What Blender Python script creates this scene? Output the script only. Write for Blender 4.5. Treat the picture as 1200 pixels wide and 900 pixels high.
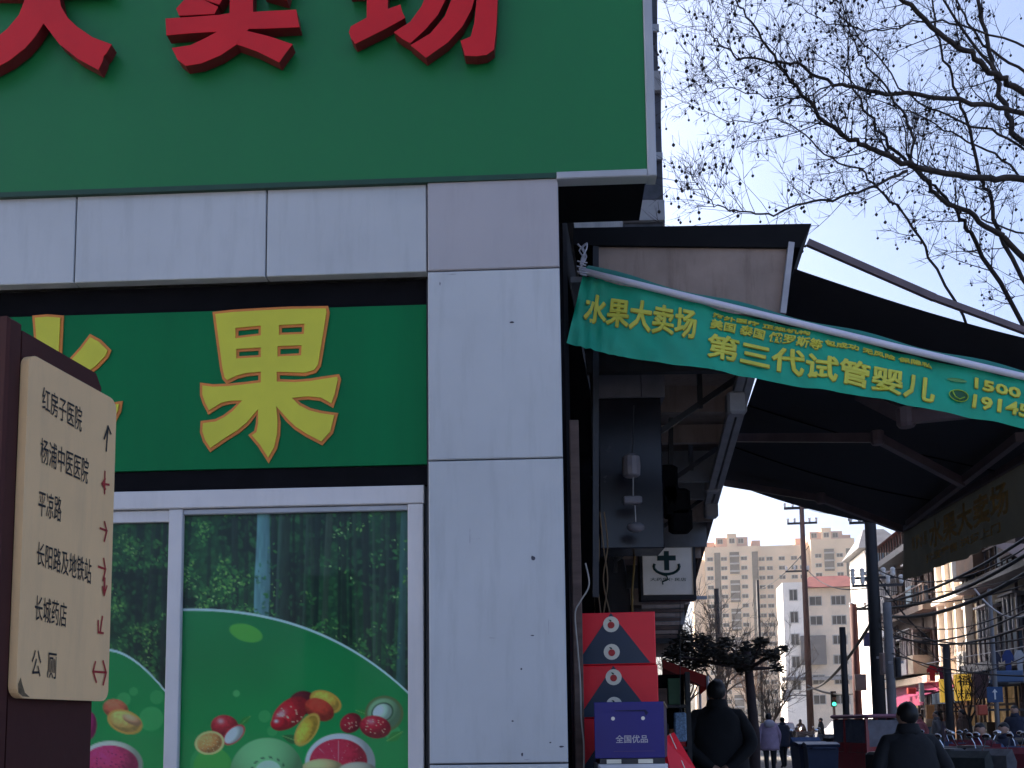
import bpy, bmesh, math, random
import numpy as np
from mathutils import Vector, Matrix, Quaternion

for _o in list(bpy.data.objects): bpy.data.objects.remove(_o)
scene = bpy.context.scene
R = math.radians

# ---------------------------------------------------------------- camera
EYE = 1.5; FPX = 1200.0; PITCH = R(6.0); ROLL = R(-0.7)
PCX, PCY = 600.0, 724.0            # principal point of the cropped 1200 x 900 frame
CAM_M = Matrix.Rotation(math.pi/2 + PITCH, 3, 'X') @ Matrix.Rotation(ROLL, 3, 'Z')
CAM_P = Vector((0, 0, EYE))
cd = bpy.data.cameras.new('camera'); cam = bpy.data.objects.new('camera', cd)
scene.collection.objects.link(cam)
cd.sensor_fit = 'HORIZONTAL'; cd.sensor_width = 36.0; cd.lens = 36.0 * FPX / 1200.0
cd.shift_x = 0.0; cd.shift_y = (PCY - 450.0) / 1200.0
cd.clip_start = 0.05; cd.clip_end = 3000
cam.location = CAM_P; cam.rotation_euler = CAM_M.to_euler()
scene.camera = cam

# ---------------------------------------------------------------- sky, sun, exposure
SUN_EL = R(30); SUN_AZ = R(-50)          # azimuth from +Y towards +X; negative = left
w = bpy.data.worlds.new('World'); scene.world = w; w.use_nodes = True
nt = w.node_tree; nt.nodes.clear()
sky = nt.nodes.new('ShaderNodeTexSky'); sky.sky_type = 'NISHITA'; sky.sun_disc = False
sky.sun_elevation = SUN_EL; sky.sun_rotation = SUN_AZ
sky.altitude = 0; sky.air_density = 0.6; sky.dust_density = 5.8; sky.ozone_density = 3.5
bg = nt.nodes.new('ShaderNodeBackground'); bg.inputs['Strength'].default_value = 0.15
wo = nt.nodes.new('ShaderNodeOutputWorld')
nt.links.new(sky.outputs[0], bg.inputs[0]); nt.links.new(bg.outputs[0], wo.inputs[0])
sl = bpy.data.lights.new('sun', 'SUN'); sl.energy = 3.6; sl.angle = R(0.5); sl.color = (1.0, 0.86, 0.68)
so = bpy.data.objects.new('sun', sl); scene.collection.objects.link(so)
sdir = Vector((math.sin(SUN_AZ)*math.cos(SUN_EL), math.cos(SUN_AZ)*math.cos(SUN_EL), math.sin(SUN_EL)))
so.rotation_euler = (-sdir).to_track_quat('-Z', 'Y').to_euler(); so.location = (-40, 20, 40)
vs = scene.view_settings
vs.view_transform = 'Standard'; vs.look = 'None'; vs.exposure = 1.65; vs.gamma = 1.0; vs.use_curve_mapping = False
scene.render.engine = 'CYCLES'
scene.cycles.max_bounces = 6; scene.cycles.use_denoising = True

# ---------------------------------------------------------------- geometry of the place
def ray(px, py):
    return (CAM_M @ Vector(((px-PCX)/FPX, -(py-PCY)/FPX, -1.0)))
def P(px, py, Y):
    d = ray(px, py); return CAM_P + d * (Y / d.y)
def proj(p):
    c = CAM_M.transposed() @ (Vector(p) - CAM_P)
    return (PCX + FPX*c.x/-c.z, PCY - FPX*c.y/-c.z)
UP = Vector((0, 0, 1))
class Frame:
    """a plane in the place: origin, horizontal direction, height; hit() finds where a sight line meets it"""
    def __init__(s, o, xd, n=None, yd=None):
        s.o = Vector(o); s.x = Vector(xd).normalized()
        s.y = Vector(yd).normalized() if yd is not None else UP.copy()
        s.n = s.x.cross(s.y).normalized()
    def hit(s, px, py, c=0.0):
        d = ray(px, py); o = s.o + s.n*c
        t = (o - CAM_P).dot(s.n) / d.dot(s.n); q = CAM_P + d*t - s.o
        return (q.dot(s.x), q.dot(s.y))
    def W(s, a, b, c=0.0):
        return s.o + s.x*a + s.y*b + s.n*c
ST = math.atan(0.1375)                       # the street runs 7.8 degrees right of the view
SD = Vector((math.sin(ST), math.cos(ST), 0)); SR = Vector((math.cos(ST), -math.sin(ST), 0))
def S(Y, t, z=0.0): return Vector((0.1375*Y + t, Y, z))   # t metres right of the street line
def tpx(px, Y): return (px-765.0)/1200.0*Y
FA = R(2.5)                                  # shop front, almost square to the view
FX = Vector((math.cos(FA), -math.sin(FA), 0)); FIN = Vector((math.sin(FA), math.cos(FA), 0))
CORNER = P(664, 700, 4.0); CORNER.z = 0
FF = Frame(CORNER, FX)                       # normal points to the camera

# ---------------------------------------------------------------- colours and materials
def lin(c):
    return tuple(((v/255.0)/12.92 if v/255.0 <= 0.04045 else ((v/255.0+0.055)/1.055)**2.4) for v in c)
MC = {}
def mat(name, col, rough=0.6, metal=0.0, var=0.12, scale=6.0, bump=0.0, bscale=60.0, spec=0.4, coat=0.0,
        dirt=None, dirt_amt=0.0, stretch=(1, 1, 1), emit=0.0, transl=0.0, srgb=False):
    if name in MC: return MC[name]
    if srgb: col = lin(col)
    m = bpy.data.materials.new(name); m.use_nodes = True; n = m.node_tree; L = n.links
    b = n.nodes['Principled BSDF']
    b.inputs['Roughness'].default_value = rough; b.inputs['Metallic'].default_value = metal
    b.inputs['Specular IOR Level'].default_value = spec; b.inputs['Coat Weight'].default_value = coat
    tc = n.nodes.new('ShaderNodeTexCoord'); mp = n.nodes.new('ShaderNodeMapping')
    mp.inputs['Scale'].default_value = stretch
    L.new(tc.outputs['Object'], mp.inputs['Vector'])
    nz = n.nodes.new('ShaderNodeTexNoise'); nz.inputs['Scale'].default_value = scale
    nz.inputs['Detail'].default_value = 6; nz.inputs['Roughness'].default_value = 0.6
    L.new(mp.outputs[0], nz.inputs['Vector'])
    rp = n.nodes.new('ShaderNodeValToRGB')
    lo = tuple(max(0, c*(1-var)) for c in col); hi = tuple(min(1, c*(1+var)) for c in col)
    rp.color_ramp.elements[0].position = 0.3; rp.color_ramp.elements[0].color = (*lo, 1)
    rp.color_ramp.elements[1].position = 0.7; rp.color_ramp.elements[1].color = (*hi, 1)
    L.new(nz.outputs['Fac'], rp.inputs['Fac'])
    out = rp.outputs[0]
    if dirt is not None:
        mp2 = n.nodes.new('ShaderNodeMapping'); mp2.inputs['Scale'].default_value = (9, 9, 1.1)
        L.new(tc.outputs['Object'], mp2.inputs['Vector'])
        n2 = n.nodes.new('ShaderNodeTexNoise'); n2.inputs['Scale'].default_value = 1.7; n2.inputs['Detail'].default_value = 9
        n2.inputs['Roughness'].default_value = 0.7
        L.new(mp2.outputs[0], n2.inputs['Vector'])
        r2 = n.nodes.new('ShaderNodeValToRGB'); r2.color_ramp.elements[0].position = 0.5; r2.color_ramp.elements[1].position = 0.78
        L.new(n2.outputs['Fac'], r2.inputs['Fac'])
        ml = n.nodes.new('ShaderNodeMath'); ml.operation = 'MULTIPLY'; ml.inputs[1].default_value = dirt_amt
        L.new(r2.outputs[0], ml.inputs[0])
        mx = n.nodes.new('ShaderNodeMixRGB'); mx.inputs[2].default_value = (*dirt, 1)
        L.new(ml.outputs[0], mx.inputs[0]); L.new(out, mx.inputs[1]); out = mx.outputs[0]
    L.new(out, b.inputs['Base Color'])
    rr = n.nodes.new('ShaderNodeMapRange'); rr.inputs['To Min'].default_value = max(0.02, rough-0.09); rr.inputs['To Max'].default_value = min(1, rough+0.09)
    L.new(nz.outputs['Fac'], rr.inputs['Value']); L.new(rr.outputs[0], b.inputs['Roughness'])
    if bump:
        n3 = n.nodes.new('ShaderNodeTexNoise'); n3.inputs['Scale'].default_value = bscale; n3.inputs['Detail'].default_value = 5
        L.new(mp.outputs[0], n3.inputs['Vector'])
        bp = n.nodes.new('ShaderNodeBump'); bp.inputs['Strength'].default_value = bump; bp.inputs['Distance'].default_value = 0.02
        L.new(n3.outputs['Fac'], bp.inputs['Height']); L.new(bp.outputs[0], b.inputs['Normal'])
    if emit:
        L.new(out, b.inputs['Emission Color']); b.inputs['Emission Strength'].default_value = emit
    if transl:
        tr = n.nodes.new('ShaderNodeBsdfTranslucent'); L.new(out, tr.inputs['Color'])
        ms = n.nodes.new('ShaderNodeMixShader'); ms.inputs[0].default_value = transl
        o = n.nodes['Material Output']; L.new(b.outputs[0], ms.inputs[1]); L.new(tr.outputs[0], ms.inputs[2]); L.new(ms.outputs[0], o.inputs[0])
    MC[name] = m; return m
def mat_attr(name, rough=0.35, spec=0.3):
    m = bpy.data.materials.new(name); m.use_nodes = True; n = m.node_tree
    b = n.nodes['Principled BSDF']; b.inputs['Roughness'].default_value = rough; b.inputs['Specular IOR Level'].default_value = spec
    a = n.nodes.new('ShaderNodeAttribute'); a.attribute_name = 'print'
    n.links.new(a.outputs['Color'], b.inputs['Base Color']); return m
def mat_glass(name, tint=(0.9, 0.95, 0.95), ior=1.45):
    m = bpy.data.materials.new(name); m.use_nodes = True; n = m.node_tree; n.nodes.clear()
    o = n.nodes.new('ShaderNodeOutputMaterial'); t = n.nodes.new('ShaderNodeBsdfTransparent'); t.inputs[0].default_value = (*tint, 1)
    g = n.nodes.new('ShaderNodeBsdfGlossy'); g.inputs['Roughness'].default_value = 0.03
    f = n.nodes.new('ShaderNodeFresnel'); f.inputs['IOR'].default_value = ior
    nzz = n.nodes.new('ShaderNodeTexNoise'); nzz.inputs['Scale'].default_value = 2.5
    bp = n.nodes.new('ShaderNodeBump'); bp.inputs['Strength'].default_value = 0.04
    n.links.new(nzz.outputs[0], bp.inputs['Height']); n.links.new(bp.outputs[0], g.inputs['Normal'])
    ms = n.nodes.new('ShaderNodeMixShader'); n.links.new(f.outputs[0], ms.inputs[0])
    n.links.new(t.outputs[0], ms.inputs[1]); n.links.new(g.outputs[0], ms.inputs[2]); n.links.new(ms.outputs[0], o.inputs[0])
    return m

# ---------------------------------------------------------------- object helpers
COL = scene.collection; MX = {}
def tag(o, label=None, cat=None, group=None, kind=None):
    if label: o['label'] = label
    if cat: o['category'] = cat
    if group: o['group'] = group
    if kind: o['kind'] = kind
    return o
def thing(name, label, cat, loc=(0, 0, 0), rotz=0.0, group=None):
    o = bpy.data.objects.new(name, None); COL.objects.link(o); o.empty_display_size = 0.2
    o.location = loc; o.rotation_euler = (0, 0, rotz)
    MX[o.name] = Matrix.Translation(Vector(loc)) @ Matrix.Rotation(rotz, 4, 'Z')
    return tag(o, label, cat, group)
class MB:
    def __init__(s): s.v = []; s.f = []; s.m = []
    def add(s, vs, fs, mi=0):
        k = len(s.v); s.v += [Vector(v) for v in vs]
        for f in fs: s.f.append(tuple(i+k for i in f)); s.m.append(mi)
        return s
    def hexa(s, c, mi=0):      # 8 corners: bottom 4 ccw then top 4
        return s.add(c, [(3, 2, 1, 0), (4, 5, 6, 7), (0, 1, 5, 4), (1, 2, 6, 5), (2, 3, 7, 6), (3, 0, 4, 7)], mi)
    def box(s, x0, x1, y0, y1, z0, z1, mi=0):
        return s.hexa([(x0, y0, z0), (x1, y0, z0), (x1, y1, z0), (x0, y1, z0), (x0, y0, z1), (x1, y0, z1), (x1, y1, z1), (x0, y1, z1)], mi)
    def bevbox(s, x0, x1, y0, y1, z0, z1, b=0.01, mi=0):
        pts = []
        for z, e in ((z0, b), (z0+b, 0), (z1-b, 0), (z1, b)):
            xa, xb, ya, yb = x0+e, x1-e, y0+e, y1-e
            pts += [(xa+b, ya, z), (xb-b, ya, z), (xb, ya+b, z), (xb, yb-b, z), (xb-b, yb, z), (xa+b, yb, z), (xa, yb-b, z), (xa, ya+b, z)]
        fs = [tuple(range(7, -1, -1)), tuple(range(24, 32))]
        for l in range(3):
            for i in range(8):
                j = (i+1) % 8; fs.append((l*8+i, l*8+j, l*8+8+j, l*8+8+i))
        return s.add(pts, fs, mi)
    def fbox(s, fr, a0, a1, b0, b1, c0, c1, mi=0):   # box in a Frame
        q = [fr.W(a, b, c) for b in (b0, b1) for (a, c) in ((a0, c1), (a1, c1), (a1, c0), (a0, c0))]
        return s.hexa(q, mi)
    def fbev(s, fr, a0, a1, b0, b1, c0, c1, e=0.004, mi=0):
        q = [(a0, b0, c0), (a1, b0, c0), (a1, b1, c0), (a0, b1, c0), (a0, b0, c1-e), (a1, b0, c1-e), (a1, b1, c1-e), (a0, b1, c1-e),
             (a0+e, b0+e, c1), (a1-e, b0+e, c1), (a1-e, b1-e, c1), (a0+e, b1-e, c1)]
        return s.add([fr.W(*p) for p in q], [(3, 2, 1, 0), (0, 1, 5, 4), (1, 2, 6, 5), (2, 3, 7, 6), (3, 0, 4, 7), (4, 5, 9, 8), (5, 6, 10, 9), (6, 7, 11, 10), (7, 4, 8, 11), (8, 9, 10, 11)], mi)
    def beam(s, p, q, wd, ht, up=UP, mi=0):
        p = Vector(p); q = Vector(q); d = (q-p).normalized(); r = d.cross(Vector(up))
        if r.length < 1e-4: r = d.cross(Vector((1, 0, 0)))
        r.normalize(); u = r.cross(d)
        c = []
        for e in (-1, 1):
            for (a, b) in ((p, -1), (p, 1), (q, 1), (q, -1)): c.append(a + r*b*wd/2 + u*e*ht/2)
        return s.hexa(c, mi)
    def tube(s, pts, rad, n=6, mi=0, cap=True):
        pts = [Vector(p) for p in pts]; N = len(pts)
        if not hasattr(rad, '__len__'): rad = [rad]*N
        k = len(s.v); prev = None
        for i, p in enumerate(pts):
            d = (pts[min(i+1, N-1)] - pts[max(i-1, 0)])
            if d.length < 1e-9: d = Vector((0, 0, 1))
            d.normalize()
            if prev is None:
                a = d.cross(UP)
                if a.length < 1e-3: a = d.cross(Vector((1, 0, 0)))
            else: a = prev - d*prev.dot(d)
            if a.length < 1e-6: a = d.cross(Vector((0.3, 1, 0.2)))
            a.normalize(); b = d.cross(a); prev = a
            for j in range(n):
                t = 2*math.pi*j/n; s.v.append(p + (a*math.cos(t) + b*math.sin(t))*rad[i])
        for i in range(N-1):
            for j in range(n):
                j2 = (j+1) % n; s.f.append((k+i*n+j, k+i*n+j2, k+(i+1)*n+j2, k+(i+1)*n+j)); s.m.append(mi)
        if cap:
            s.f.append(tuple(k+j for j in range(n-1, -1, -1))); s.m.append(mi)
            s.f.append(tuple(k+(N-1)*n+j for j in range(n))); s.m.append(mi)
        return s
    def ball(s, c, r, n=8, m=5, mi=0):
        c = Vector(c); r = Vector(r) if hasattr(r, '__len__') else Vector((r, r, r)); k = len(s.v)
        s.v.append(c + Vector((0, 0, -r.z)))
        for i in range(1, m):
            a = -math.pi/2 + math.pi*i/m
            for j in range(n):
                t = 2*math.pi*j/n; s.v.append(c + Vector((r.x*math.cos(a)*math.cos(t), r.y*math.cos(a)*math.sin(t), r.z*math.sin(a))))
        s.v.append(c + Vector((0, 0, r.z))); top = len(s.v)-1
        for j in range(n):
            s.f.append((k, k+1+(j+1) % n, k+1+j)); s.m.append(mi)
            for i in range(m-2):
                a = k+1+i*n; s.f.append((a+j, a+(j+1) % n, a+n+(j+1) % n, a+n+j)); s.m.append(mi)
            a = k+1+(m-2)*n; s.f.append((a+j, a+(j+1) % n, top)); s.m.append(mi)
        return s
    def lathe(s, c, axis, prof, n=14, mi=0):
        ax = Vector(axis).normalized(); a = ax.cross(UP)
        if a.length < 1e-3: a = Vector((1, 0, 0))
        a.normalize(); b = ax.cross(a); c = Vector(c); k = len(s.v)
        for (h, r) in prof:
            for j in range(n):
                t = 2*math.pi*j/n; s.v.append(c + ax*h + (a*math.cos(t)+b*math.sin(t))*r)
        for i in range(len(prof)-1):
            for j in range(n):
                j2 = (j+1) % n; s.f.append((k+i*n+j, k+i*n+j2, k+(i+1)*n+j2, k+(i+1)*n+j)); s.m.append(mi)
        s.f.append(tuple(k+j for j in range(n-1, -1, -1))); s.m.append(mi)
        e = k+(len(prof)-1)*n; s.f.append(tuple(e+j for j in range(n))); s.m.append(mi)
        return s
    def prism(s, poly, A, B, mi=0):    # poly of 2D points; A(p) and B(p) map to the two end faces
        n = len(poly); k = len(s.v)
        s.v += [Vector(A(p)) for p in poly] + [Vector(B(p)) for p in poly]
        s.f.append(tuple(k+i for i in range(n-1, -1, -1))); s.f.append(tuple(k+n+i for i in range(n))); s.m += [mi, mi]
        for i in range(n):
            j = (i+1) % n; s.f.append((k+i, k+j, k+n+j, k+n+i)); s.m.append(mi)
        return s
    def build(s, name, mats, parent=None, base=None, rotz=0.0, smooth=False, fix=True):
        if not isinstance(mats, (list, tuple)): mats = [mats]
        if parent is not None: M = MX[parent.name]
        elif base is not None: M = Matrix.Translation(Vector(base)) @ Matrix.Rotation(rotz, 4, 'Z')
        else: M = Matrix.Identity(4)
        Mi = M.inverted(); me = bpy.data.meshes.new(name)
        me.from_pydata([tuple(Mi @ v) for v in s.v], [], s.f)
        for mm in mats: me.materials.append(mm)
        if len(mats) > 1: me.polygons.foreach_set('material_index', s.m)
        if fix:
            bm = bmesh.new(); bm.from_mesh(me); bmesh.ops.recalc_face_normals(bm, faces=bm.faces); bm.to_mesh(me); bm.free()
        if smooth: me.polygons.foreach_set('use_smooth', [True]*len(me.polygons))
        me.update()
        o = bpy.data.objects.new(name, me); COL.objects.link(o)
        if parent is not None: o.parent = parent
        else: o.matrix_world = M; o.location = M.translation; o.rotation_euler = (0, 0, rotz if base is not None else 0)
        MX[o.name] = M; return o
def copy_tree(o, parent=None, loc=None, rotz=None, label=None, group=None, swap=None):
    c = o.copy(); COL.objects.link(c)
    if parent is not None: c.parent = parent
    if loc is not None: c.location = loc
    if rotz is not None: c.rotation_euler = (0, 0, rotz)
    if label: c['label'] = label
    if group: c['group'] = group
    if swap and c.type == 'MESH':
        for i, sl_ in enumerate(c.material_slots):
            nm_ = sl_.material.name if sl_.material else ''
            if nm_ in swap: sl_.link = 'OBJECT'; sl_.material = swap[nm_]
    for ch in list(o.children): copy_tree(ch, c, swap=swap)
    return c
def smooth_obj(o):
    o.data.polygons.foreach_set('use_smooth', [True]*len(o.data.polygons)); return o

# lettering: a bundled font outline turned into a flat mesh, mapped onto a quad of a plane
def text_geo(txt, bold=0.02, res=2, depth=0.0, spacing=1.0):
    cu = bpy.data.curves.new('t', 'FONT'); cu.body = txt; cu.size = 1; cu.offset = bold; cu.resolution_u = res; cu.fill_mode = 'FRONT' if depth == 0 else 'BOTH'
    cu.extrude = depth; cu.space_character = spacing
    o = bpy.data.objects.new('t', cu); COL.objects.link(o)
    dg = bpy.context.evaluated_depsgraph_get(); me = bpy.data.meshes.new_from_object(o.evaluated_get(dg))
    v = [tuple(q.co) for q in me.vertices]; f = [tuple(p.vertices) for p in me.polygons]
    bpy.data.objects.remove(o); bpy.data.curves.remove(cu); bpy.data.meshes.remove(me)
    return v, f
def text_on(fr, txt, quad, c=0.002, bold=0.02, px=True, disp=None, spacing=1.0):
    """quad: tl, tr, br, bl as sight-line pixels meeting the plane (px) or plane coordinates"""
    v, f = text_geo(txt, bold, spacing=spacing)
    if not v: return MB()
    q = [Vector(fr.hit(*p)) if px else Vector(p) for p in quad]
    x0 = min(p[0] for p in v); x1 = max(p[0] for p in v); y0 = min(p[1] for p in v); y1 = max(p[1] for p in v)
    mb = MB(); vs_ = []
    for p in v:
        s_ = (p[0]-x0)/(x1-x0); t_ = (p[1]-y0)/max(1e-6, y1-y0)
        w_ = (q[3]*(1-s_)+q[2]*s_)*(1-t_) + (q[0]*(1-s_)+q[1]*s_)*t_
        vs_.append(fr.W(w_.x, w_.y, c + (disp(w_.x, w_.y) if disp else 0)))
    mb.add(vs_, f); return mb
def text_bold(fr, txt, quad, c=0.002, bold=0.01, d=0.5, disp=None):
    mb = MB()
    for i, (dx, dy) in enumerate(((0, 0), (d, 0), (-d, 0), (0, d), (0, -d), (d*.7, d*.7), (-d*.7, -d*.7), (d*.7, -d*.7), (-d*.7, d*.7))):
        t = text_on(fr, txt, [(x+dx, y+dy) for x, y in quad], c+i*0.00025, bold, disp=disp); mb.add(t.v, t.f)
    return mb
def outline_geo(polys, depth=0.0):
    """polys: list of closed outlines (holes included) -> filled, extruded mesh"""
    cu = bpy.data.curves.new('g', 'CURVE'); cu.dimensions = '2D'; cu.fill_mode = 'BOTH' if depth else 'FRONT'; cu.extrude = depth
    for pl in polys:
        sp = cu.splines.new('POLY'); sp.points.add(len(pl)-1)
        for i, p in enumerate(pl): sp.points[i].co = (p[0], p[1], 0, 1)
        sp.use_cyclic_u = True
    o = bpy.data.objects.new('g', cu); COL.objects.link(o)
    dg = bpy.context.evaluated_depsgraph_get(); me = bpy.data.meshes.new_from_object(o.evaluated_get(dg))
    v = [tuple(q.co) for q in me.vertices]; f = [tuple(p.vertices) for p in me.polygons]
    bpy.data.objects.remove(o); bpy.data.curves.remove(cu); bpy.data.meshes.remove(me)
    return v, f
def glyph(fr, polys, c0, c1, px=True):
    pl = [[fr.hit(*p) if px else p for p in q] for q in polys]
    v, f = outline_geo(pl, (c1-c0)/2)
    mb = MB(); mb.add([fr.W(p[0], p[1], (c0+c1)/2 + p[2]) for p in v], f); return mb
def offset_poly(pl, d):
    a = sum(pl[i][0]*pl[(i+1) % len(pl)][1] - pl[(i+1) % len(pl)][0]*pl[i][1] for i in range(len(pl)))
    sgn = 1 if a > 0 else -1; out = []
    for i in range(len(pl)):
        p0 = Vector(pl[i-1]); p1 = Vector(pl[i]); p2 = Vector(pl[(i+1) % len(pl)])
        e1 = (p1-p0).normalized(); e2 = (p2-p1).normalized()
        n1 = Vector((e1.y, -e1.x))*sgn; n2 = Vector((e2.y, -e2.x))*sgn; n_ = n1+n2
        if n_.length < 0.3: n_ = n1
        else: n_ = n_.normalized() / max(0.5, n_.normalized().dot(n1))
        out.append(tuple(p1 + n_*d))
    return out
# ================================================================= shared materials
K = 2.3
def alb(c, k=K): return tuple(min(0.86, v*k) for v in lin(c))
M_panel = mat('aluminium_panel', (0.43, 0.455, 0.48), rough=0.42, var=0.09, scale=1.1, bump=0.05, bscale=3, dirt=(0.22, 0.22, 0.23), dirt_amt=0.3)
M_panel2 = mat('aluminium_panel_warm', (0.37, 0.355, 0.375), rough=0.42, var=0.05, scale=1.3, bump=0.03, bscale=4, dirt=(0.25, 0.24, 0.23), dirt_amt=0.3)
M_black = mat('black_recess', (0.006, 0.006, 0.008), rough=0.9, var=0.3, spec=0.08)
M_dark = mat('dark_steel', (0.03, 0.03, 0.035), rough=0.5, var=0.3, scale=12)
M_greensign = mat('green_sign_vinyl', (0.008, 0.155, 0.042), rough=0.4, var=0.08, scale=0.9, spec=0.35, bump=0.02, bscale=2.5, stretch=(1, 1, 0.15))
M_greenlow = mat('green_lower_vinyl', (0.0, 0.145, 0.046), rough=0.6, spec=0.15, var=0.1, scale=1.2, bump=0.03, bscale=3, stretch=(3, 3, 0.3))
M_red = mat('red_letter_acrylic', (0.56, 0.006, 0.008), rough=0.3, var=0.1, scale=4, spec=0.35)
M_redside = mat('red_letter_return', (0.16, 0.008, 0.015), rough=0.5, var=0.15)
M_yellow = mat('yellow_letter', (0.56, 0.54, 0.035), rough=0.5, var=0.08, scale=3)
M_orange = mat('orange_outline', (0.60, 0.19, 0.03), rough=0.5, var=0.15)
M_alu = mat('white_aluminium', (0.57, 0.56, 0.57), rough=0.4, var=0.06, scale=3, dirt=(0.3, 0.3, 0.3), dirt_amt=0.25)
M_alu_grey = mat('grey_aluminium', (0.36, 0.38, 0.42), rough=0.35, var=0.1, scale=3)
M_wallgrey = mat('grey_render', (0.22, 0.22, 0.22), rough=0.9, var=0.2, scale=2, bump=0.2)
M_slab = mat('pale_slab', (0.36, 0.36, 0.38), rough=0.85, var=0.15, scale=2)

# ================================================================= ground
M_asphalt = mat('lightened_road', (0.17, 0.165, 0.155), rough=0.85, var=0.3, scale=0.6, bump=0.3, bscale=40)  # road base lightened so it bounces more sun onto the fronts
M_pave = mat('paving', (0.24, 0.23, 0.22), rough=0.9, var=0.2, scale=1.5, bump=0.2, bscale=20)
M_kerb = mat('kerb_stone', (0.30, 0.29, 0.28), rough=0.9, var=0.2, scale=3)
M_paint = mat('road_paint', (0.72, 0.72, 0.70), rough=0.7, var=0.15, scale=6, dirt=(0.15, 0.15, 0.15), dirt_amt=0.5)
tag(MB().box(-500, 600, -300, 700, -0.4, 0).build('road', M_asphalt), kind='structure')
def strip(name, t0, t1, Y0, Y1, z0, z1, m, parent=None):
    mb = MB(); mb.hexa([S(Y0, t0, z0), S(Y0, t1, z0), S(Y1, t1, z0), S(Y1, t0, z0), S(Y0, t0, z1), S(Y0, t1, z1), S(Y1, t1, z1), S(Y1, t0, z1)])
    return mb.build(name, m, parent)
tag(strip('pavement', -2.0, 2.3, -6, 62, 0.004, 0.12, M_pave), kind='structure')
tag(strip('kerb', 2.303, 2.45, -6, 62, 0.004, 0.135, M_kerb), kind='structure')
tag(strip('pavement', 9.3, 40, 14, 75, 0.004, 0.12, M_pave), kind='structure')
tag(strip('kerb', 9.15, 9.297, 14, 75, 0.004, 0.135, M_kerb), kind='structure')
for i in range(9):
    tag(strip('crossing_stripe', 2.8+i*0.7, 3.2+i*0.7, 66, 70, 0.0, 0.006, M_paint), kind='structure')
tag(strip('stop_line', 2.7, 9.0, 62.5, 63.0, 0.0, 0.006, M_paint), kind='structure')
for i in range(7):
    tag(strip('lane_line', 5.8, 5.95, 20+i*6, 23+i*6, 0.0, 0.006, M_paint), kind='structure')

# ================================================================= the fruit shop building
shop = thing('shop_building', 'fruit shop building clad in grey aluminium panels with a green fascia', 'building', CORNER, -FA)
zA = FF.hit(300, 226.5)[1]; zB = FF.hit(250, 326)[1]        # panel band above the lower sign
zC0 = FF.hit(300, 350)[1]; zC1 = FF.hit(320, 547)[1]        # lower sign
zW = FF.hit(320, 568)[1]                                    # window head
uP = FF.hit(501, 420)[0]; uR = FF.hit(657.5, 420)[0]
# block behind the front; its street side follows the street
Cn = CORNER
def blk(Y0, Y1, t0, t1, z0, z1): return [S(Y0, t0, z0), S(Y0, t1, z0), S(Y1, t1, z0), S(Y1, t0, z0), S(Y0, t0, z1), S(Y0, t1, z1), S(Y1, t1, z1), S(Y1, t0, z1)]
tW = Cn.x - 0.1375*Cn.y - 0.02                              # street wall line
mb = MB()
mb.fbox(FF, -7, uR-0.02, 0.0, zA-0.01, -0.45, -0.31)         # front wall, set back behind cladding
mb.hexa(blk(4.45, 30, -9, tW-0.02, 4.25, 20)); mb.hexa(blk(30.01, 45, -2.5, tW-0.02, 4.25, 20))
mb.build('wall', M_wallgrey, shop)
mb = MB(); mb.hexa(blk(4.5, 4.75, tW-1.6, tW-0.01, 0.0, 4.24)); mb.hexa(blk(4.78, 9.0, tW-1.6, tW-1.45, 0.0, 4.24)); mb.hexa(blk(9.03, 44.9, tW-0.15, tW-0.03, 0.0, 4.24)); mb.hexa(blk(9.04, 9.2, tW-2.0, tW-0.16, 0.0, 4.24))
mb.build('side_wall', M_black, shop)  # black puts the darkness under the sign and canopy into the wall colour
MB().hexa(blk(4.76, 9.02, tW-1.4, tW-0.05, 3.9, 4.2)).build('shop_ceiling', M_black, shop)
# cladding panels: band over the sign
xs = [FF.hit(-700, 285)[0], FF.hit(-470, 285)[0], FF.hit(-250, 284)[0], FF.hit(-110, 284)[0], FF.hit(88, 285)[0], FF.hit(312, 280)[0], uP]
for i in range(len(xs)-1):
    MB().fbev(FF, xs[i]+0.003, xs[i+1]-0.003, zB, zA+0.02, -0.05, 0.0, 0.003).build('cladding_panel', M_panel, shop)
zp = [zA+0.02, FF.hit(580, 317)[1], FF.hit(580, 539)[1], FF.hit(580, 895)[1], 0.55, 0.0]
for i in range(5):
    MB().fbev(FF, uP+0.004, uR, zp[i+1]+0.003, zp[i]-0.003, -0.05, 0.012, 0.004).build('cladding_panel', M_panel2 if i == 0 else M_panel, shop)
# pillar return along the street side
MB().fbox(FF, uR-0.02, uR-0.004, 0, zA-0.02, -0.30, -0.052).build('pillar_return', M_dark, shop)
MB().fbox(FF, uP-0.01, uR-0.03, 0, zA-0.03, -0.30, -0.056).build('pillar_core', M_dark, shop)
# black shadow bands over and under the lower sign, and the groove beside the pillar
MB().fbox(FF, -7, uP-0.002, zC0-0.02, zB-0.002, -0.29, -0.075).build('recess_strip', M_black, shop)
MB().fbox(FF, -7, uP-0.002, zW+0.002, zC1+0.01, -0.29, -0.07).build('recess_strip', M_black, shop)
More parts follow.
